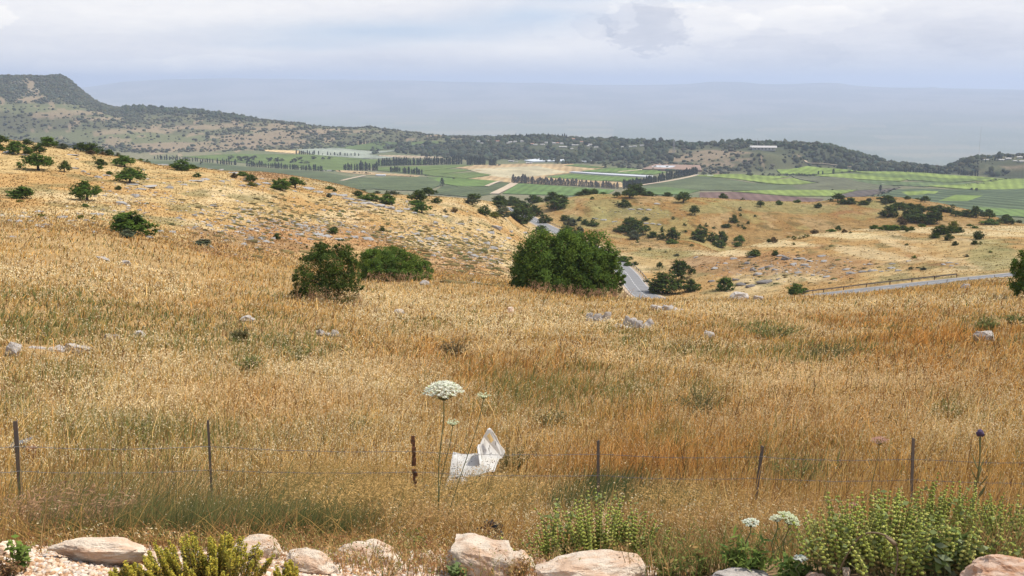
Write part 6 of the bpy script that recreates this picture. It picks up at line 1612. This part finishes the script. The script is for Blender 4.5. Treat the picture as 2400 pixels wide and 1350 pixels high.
def leafy_plant(px, py, n, hpx, wpx, label, seed, cols, leaf=.03, sq=.28, per=14, name='leafy_plant', cat='plant', d0=3.0, d1=40, up=.35, group=None):
    p = ground_at(px, py, d0, d1); m_ = mpp(p); H_ = hpx*m_; W_ = wpx*m_; r = np.random.default_rng(seed)
    t = thing(name, label, cat, p-Vector((0, 0, .01)), group); bm = bmesh.new(); cen = []
    for i in range(n):
        a_ = r.uniform(0, 6.28); q_ = r.uniform(.1, 1)**.6; h = H_*r.uniform(.55, 1.05)*(1.05-.4*q_)
        e = Vector((math.cos(a_)*q_*W_*.5, math.sin(a_)*q_*W_*.35, h)); b0 = Vector((e.x*.25, e.y*.25, 0)); md = b0.lerp(e, .5)+Vector((-e.x*.08, 0, h*.06))
        bm_tube(bm, [b0, md, e], [.0022*max(1, m_/.003), .0016*max(1, m_/.003), .0008], 4, False)
        for j in range(per):
            u = r.uniform(.18, 1); c_ = (b0.lerp(md, u*2) if u < .5 else md.lerp(e, u*2-1)); cen.append(np.array(c_[:])+r.normal(0, leaf*.55, 3))
    link('stem', bm_mesh('stem', bm), M['stem'], t)
    cen = np.array(cen); N = len(cen); cen[:, 2] = np.maximum(cen[:, 2], .005)
    quads('foliage', cen, leaf, r, M['plant'], t, np.array(cols)[r.integers(0, len(cols), N)]*r.uniform(.7, 1.25, (N, 1)), up, sq)
    return t
GR1 = [(.20, .27, .06), (.26, .31, .08), (.15, .22, .06)]
leafy_plant(1745, 1345, 26, 120, 150, 'bright green plant with narrow leaves under two white flowers', 901, GR1, .022, .22, 20)
leafy_plant(1860, 1352, 16, 60, 110, 'low bright green plant below the drooping flower head', 902, GR1, .016, .4, 16)
leafy_plant(2225, 1345, 12, 140, 130, 'green plant with broad pointed leaves in the right thicket', 903, [(.16, .20, .06), (.20, .25, .08), (.28, .31, .17)], .026, .42, 12)
leafy_plant(1078, 1362, 6, 62, 60, 'small green thistle seedling in front of the tall boulder', 904, [(.13, .19, .06), (.18, .23, .09)], .017, .5, 10, up=.5)
leafy_plant(45, 1340, 8, 130, 50, 'upright green leafy stem at the far left', 905, [(.17, .24, .05), (.22, .28, .07)], .014, .5, 18)
leafy_plant(1640, 1345, 16, 70, 130, 'low green and orange weeds left of the bright green plant', 906, [(.22, .25, .08), (.38, .24, .09), (.18, .22, .06)], .014, .4, 14)
leafy_plant(1560, 1352, 14, 70, 100, 'green and straw weeds right of the broad boulder', 907, [(.26, .26, .08), (.44, .30, .12), (.2, .24, .07)], .013, .4, 14)
leafy_plant(970, 1290, 14, 60, 110, 'low green weeds behind the stones left of the flower stem', 908, [(.17, .22, .06), (.25, .27, .08)], .013, .5, 14)
leafy_plant(20, 1350, 16, 60, 110, 'brown dry weeds in the bottom left corner', 909, [(.30, .17, .08), (.40, .25, .12), (.22, .13, .07)], .011, .35, 16)
leafy_plant(1215, 1358, 12, 60, 120, 'brown dry seed stalks before the stones at the bottom middle', 910, [(.33, .19, .08), (.45, .28, .12)], .010, .4, 12)
leafy_plant(900, 1362, 12, 60, 160, 'straw coloured dry sprigs on the gravel below the long rock', 911, [(.48, .32, .14), (.40, .24, .10)], .010, .3, 12)
# the yellow green shrub at the roadside
def shrub(px, py, hpx, wpx, label, n, seed):
    p = ground_at(px, py, 2.9, 6); m_ = mpp(p); H_, W_ = hpx*m_, wpx*m_; r = np.random.default_rng(seed)
    t = thing('yellow_shrub', label, 'shrub', p-Vector((0, 0, .01))); bm = bmesh.new(); A, B = [], []
    for i in range(n):
        a_ = r.uniform(0, 6.28); q_ = r.uniform(0, 1)**.55; sh = .65+.35*math.cos(q_*1.6)
        e = Vector((math.cos(a_)*q_*W_*.5, math.sin(a_)*q_*W_*.28, H_*sh*r.uniform(.55, 1.15))); b0 = Vector((e.x*.7, e.y*.6, 0))
        bm_tube(bm, [b0, b0.lerp(e, .6), e], [.002, .0017, .001], 4, False)
        for j in range(190):
            u = r.uniform(.15, 1)**.8; rr_ = .0105*(1.15-.75*u); an = r.uniform(0, 6.28)
            c_ = np.array(b0.lerp(e, u)[:])+np.array([math.cos(an)*rr_, math.sin(an)*rr_, r.normal(0, .003)])
            (A if u > .74 or r.random() < .22 else B).append(c_)
    link('stem', bm_mesh('stem', bm), M['stem'], t)
    A, B = np.array(A), np.array(B)
    quads('foliage', A, .0046, r, M['plant'], t, np.array([(.52, .43, .06), (.40, .38, .07), (.62, .49, .09)])[r.integers(0, 3, len(A))]*r.uniform(.7, 1.2, (len(A), 1)), .2, .55)
    quads('dead_leaves', B, .0052, r, M['plant'], t, np.array([(.42, .26, .06), (.34, .26, .07), (.24, .22, .06)])[r.integers(0, 3, len(B))]*r.uniform(.6, 1.2, (len(B), 1)), .2, .5)
shrub(482, 1372, 122, 330, 'bushy yellow green shrub with mustard lower leaves on the gravel', 120, 31)
shrub(300, 1372, 70, 80, 'small yellow green shrub at the left of the bushy one', 26, 32)
shrub(680, 1376, 66, 90, 'small yellow green shrub at the right of the bushy one', 26, 33)
# bent dry stalk
p = ground_at(1955, 1366, 3, 6); m_ = mpp(p)
bm = bmesh.new(); K = [(1955, 1366), (1975, 1290), (2000, 1235), (2030, 1221), (2062, 1232), (2070, 1262), (2062, 1310), (2056, 1350)]
bm_tube(bm, catmull([Vector(((x-1955)*m_, -.02*i_, (1366-y)*m_)) for i_, (x, y) in enumerate(K)], 5), .0030, 7)
bm_tube(bm, [Vector(((2045-1955)*m_, -.08, (1366-1224)*m_)), Vector(((2062-1955)*m_, -.09, (1366-1236)*m_)), Vector(((2072-1955)*m_, -.09, (1366-1240)*m_))], [.004, .009, .002], 6)
tag(link('dry_stalk', bm_mesh('dry_stalk', bm, True), simple('dry_stalk', (.22, .15, .08), .8, 0, 20, .4), None, p), 'thick brown dry stalk bent over in an arch before the right thicket', 'stalk')
# weedy clumps standing in the field
DK = [(.13, .135, .06), (.17, .16, .07), (.20, .15, .07)]; OL = [(.22, .24, .08), (.28, .28, .10), (.18, .20, .07)]
for i, a_ in enumerate([(1640, 972, 60, 110, 'dark olive weed clump in the middle right of the grass', DK), (2222, 985, 40, 70, 'small green weed clump right of the dark olive one', OL), (848, 1028, 44, 60, 'dark green weed clump left of the broad white flower', DK), (588, 868, 34, 60, 'bright green grassy clump in the left field', OL), (1868, 1140, 70, 110, 'green thistle clump behind the leaning iron post', OL), (1810, 795, 36, 130, 'wide green weed clump in the right field', OL), (2312, 778, 28, 50, 'yellow green weed tuft above the squat grey stone', OL), (1290, 1000, 36, 90, 'dark low weeds right of the broad white flower', DK), (700, 845, 30, 70, 'green weeds below the dark bush', OL), (330, 1020, 30, 70, 'yellow green weeds left of the thin rusty post', OL), (1940, 840, 30, 110, 'green weeds in the right field below the wide clump', DK), (1065, 835, 36, 60, 'brown dry weed clump in the centre of the field', [(.24, .17, .09), (.20, .15, .08)]), (560, 800, 30, 60, 'dark dry weeds left of the field stone', DK), (1200, 1105, 60, 90, 'dark weeds just right of the white plastic shell', DK), (2380, 760, 20, 50, 'green weed tuft near the right edge', OL), (1600, 1065, 30, 60, 'green weed tuft between two iron posts', OL)]):
    px, py, h, w, lab, cols = a_
    p = ground_at(px, py, 4, 120); sc = max(.014, mpp(p)*3.2)
    leafy_plant(px, py, 44, h*1.35, w*1.35, lab, 950+i, cols, sc, .4, 14, 'weed_clump', 'weeds', 4, 120, .2)
# ------------------------------------------------------------------ sky with clouds, sun, hazy air, camera
SUN_EL, SUN_AZ = 60.0, 86.0                # degrees; azimuth from straight ahead towards the right
world = bpy.data.worlds.new('World'); scene.world = world
world.use_nodes = True
nt = world.node_tree; nt.nodes.clear(); b = NB(nt)
out = b.n('ShaderNodeOutputWorld')
sky = b.n('ShaderNodeTexSky', sky_type='NISHITA')
sky.sun_disc = False; sky.sun_elevation = rad(SUN_EL); sky.sun_rotation = rad(SUN_AZ)
sky.altitude = 300; sky.air_density = 1.6; sky.dust_density = 1.2; sky.ozone_density = 1.0
dirv = coords(b, 'Generated')
sep = b.n('ShaderNodeSeparateXYZ'); b.put(sep.inputs[0], dirv)
va = b.n('ShaderNodeVectorMath', operation='ADD'); b.put(va.inputs[0], dirv); va.inputs[1].default_value = (0, 0, .30)
vn = b.n('ShaderNodeVectorMath', operation='NORMALIZE'); b.put(vn.inputs[0], va.outputs[0]); b.put(sky.inputs[0], vn.outputs[0])
azn = b.m('MULTIPLY', b.m('ARCTAN2', sep.outputs[0], sep.outputs[1]), 57.2958)
eln = b.m('MULTIPLY', b.m('ARCSINE', sep.outputs[2]), 57.2958)
def vec(x, y, z=0.0):
    c = b.n('ShaderNodeCombineXYZ'); b.put(c.inputs[0], x); b.put(c.inputs[1], y); b.put(c.inputs[2], z)
    return c.outputs[0]
base_v = vec(b.m('MULTIPLY', azn, .11), b.m('MULTIPLY', eln, .42), 3.7)
w1 = b.noise(base_v, 1.0, 7, .60); w2 = b.noise(vec(b.m('MULTIPLY', azn, .13), b.m('MULTIPLY', eln, .55), 11.0), 1.0, 7, .62)
azw = b.m('MULTIPLY_ADD', b.m('SUBTRACT', w1, .5), 3.0, azn)
elw = b.m('MULTIPLY_ADD', b.m('SUBTRACT', w2, .5), 1.0, eln)
def blob(px, py, rx, ry, tilt=0.0):
    """soft cloud-sized oval in the sky where the photo shows one; 1 in its middle"""
    a0 = (px-1200)/F*57.3; e0 = (HORIZON-py)/F*57.3; ra = rx/F*57.3; re = ry/F*57.3
    x = b.m('DIVIDE', b.m('SUBTRACT', azw, a0), ra)
    y = b.m('DIVIDE', b.m('SUBTRACT', b.m('MULTIPLY_ADD', b.m('SUBTRACT', azw, a0), -tilt, elw), e0), re)
    q = b.m('ADD', b.m('MULTIPLY', x, x), b.m('MULTIPLY', y, y))
    return b.m('POWER', 2.718, b.m('MULTIPLY', q, -1.0))
def add(*a):
    s = a[0]
    for q in a[1:]: s = b.m('ADD', s, q)
    return s
def k(v, f): return b.m('MULTIPLY', v, f)
gap = add(k(blob(930, 82, 330, 26, .02), 1.0), k(blob(1250, 45, 160, 22), .8), k(blob(1640, 0, 150, 12), .9), k(blob(1350, 8, 160, 14), .6), k(blob(700, 112, 160, 12), .4))
high = b.m('MULTIPLY', b.m('SUBTRACT', 1.0, b.ramp(b.noise(dirv, 3.0, 6), [(.48, 0.0), (.66, 1.0)])), b.ramp(b.m('DIVIDE', eln, 90.0), [(.07, 0.0), (.16, 1.0)]))
cover = b.m('SUBTRACT', 1.0, b.m('ADD', b.m('MULTIPLY', gap, .60), b.m('MULTIPLY', high, .92)), clamp=True)
nz = b.m('SUBTRACT', b.noise(vec(b.m('MULTIPLY', azn, .16), b.m('MULTIPLY', eln, .75), 5.0), 1.0, 9, .66), .5)
nf = b.m('SUBTRACT', b.noise(vec(b.m('MULTIPLY', azn, .75), b.m('MULTIPLY', eln, 1.7), 2.0), 1.0, 8, .66), .5)
def puff(*a):
    """cumulus: a blob with a crisp, cauliflower edge"""
    return b.ramp(b.m('MULTIPLY_ADD', nf, 1.15, blob(*a)), [(.40, 0.0), (.50, 1.0)])
dark = add(k(puff(1505, 70, 105, 62), .62), k(puff(1390, 72, 60, 34), .30), k(blob(2130, 120, 340, 55, .02), .42), k(puff(2230, 95, 170, 50), .16), k(puff(1780, 130, 190, 40), .20), k(blob(940, 135, 160, 26), .26), k(blob(250, 110, 300, 30), .10))
lowd = b.ramp(b.m('DIVIDE', eln, 4.0), [(0.0, .62), (.12, .52), (.42, 0.0)])
dark = b.m('ADD', dark, lowd)
lite = add(k(puff(78, 66, 80, 26), .36), k(blob(330, 45, 420, 60), .22), k(puff(330, 160, 170, 18), .16), k(puff(540, 156, 150, 22), .20), k(blob(430, 158, 270, 17), .2), k(blob(600, 40, 300, 30), .25), k(blob(1900, 30, 260, 26), .35), k(puff(1660, 70, 100, 46), .20), k(puff(1330, 70, 110, 30), .16), k(blob(1250, 120, 160, 20), .22), k(puff(1560, 6, 120, 26), .3), k(puff(1452, 48, 40, 40), .3), k(puff(1850, 60, 170, 34), .2))
tone = b.m('ADD', b.m('MULTIPLY', b.m('SUBTRACT', lite, dark), .62), b.m('ADD', b.m('MULTIPLY_ADD', nz, .75, .56), b.m('MULTIPLY', nf, .30)))
ccol = b.ramp(tone, [(0.0, (.56, .59, .68)), (.40, (.755, .765, .82)), (.72, (.885, .88, .895)), (1.0, (.99, .97, .95))])
bg1 = b.n('ShaderNodeBackground'); b.put(bg1.inputs[0], sky.outputs[0]); bg1.inputs[1].default_value = .15
bg2 = b.n('ShaderNodeBackground'); b.put(bg2.inputs[0], ccol); bg2.inputs[1].default_value = CLOUD_STR
mx = b.n('ShaderNodeMixShader'); b.put(mx.inputs[0], cover)
nt.links.new(bg1.outputs[0], mx.inputs[1]); nt.links.new(bg2.outputs[0], mx.inputs[2])
nt.links.new(mx.outputs[0], out.inputs[0])

sun = bpy.data.lights.new('sun', 'SUN'); sun.energy = SUN_STR; sun.angle = rad(.53); sun.color = (1.0, .95, .87)
so = bpy.data.objects.new('sun', sun); COL.objects.link(so)
sd = Vector((math.cos(rad(SUN_EL))*math.sin(rad(SUN_AZ)), math.cos(rad(SUN_EL))*math.cos(rad(SUN_AZ)), math.sin(rad(SUN_EL))))
so.rotation_euler = (-sd).to_track_quat('-Z', 'Y').to_euler()

bm = bmesh.new()
zlo, zhi = float(Z.min())-1.0, float(Z.max())+90
bm_box(bm, (0, 0, (zlo+zhi)/2), (64000, 64000, zhi-zlo))
m, b, out = new_mat('hazy_air')
pv = b.n('ShaderNodeVolumePrincipled')
pv.inputs['Color'].default_value = (*HAZE_COL, 1)
pv.inputs['Density'].default_value = HAZE_D
pv.inputs['Anisotropy'].default_value = .15
b.nt.links.new(pv.outputs[0], out.inputs['Volume'])
hz = link('haze', bm_mesh('haze', bm), m)
tag(hz, 'pale blue summer haze fading the far plateau', 'haze', None, 'stuff')

cam = bpy.data.cameras.new('camera'); co = bpy.data.objects.new('camera', cam); COL.objects.link(co)
cam.sensor_width = 36; cam.lens = 36*F/2400
cam.clip_start = .05; cam.clip_end = 100000
co.location = (0, 0, 0); co.rotation_euler = (math.pi/2-PITCH, 0, 0)
scene.camera = co
scene.view_settings.view_transform = 'Standard'; scene.view_settings.look = 'None'
scene.view_settings.exposure = EXPO; scene.view_settings.gamma = 1
scene.render.engine = 'CYCLES'
cy = scene.cycles
cy.max_bounces = 5; cy.diffuse_bounces = 3; cy.glossy_bounces = 1; cy.transmission_bounces = 3; cy.volume_bounces = 1; cy.transparent_max_bounces = 6
cy.use_denoising = True; cy.denoiser = 'OPENIMAGEDENOISE'
cy.sample_clamp_indirect = 4
cy.caustics_reflective = False; cy.caustics_refractive = False
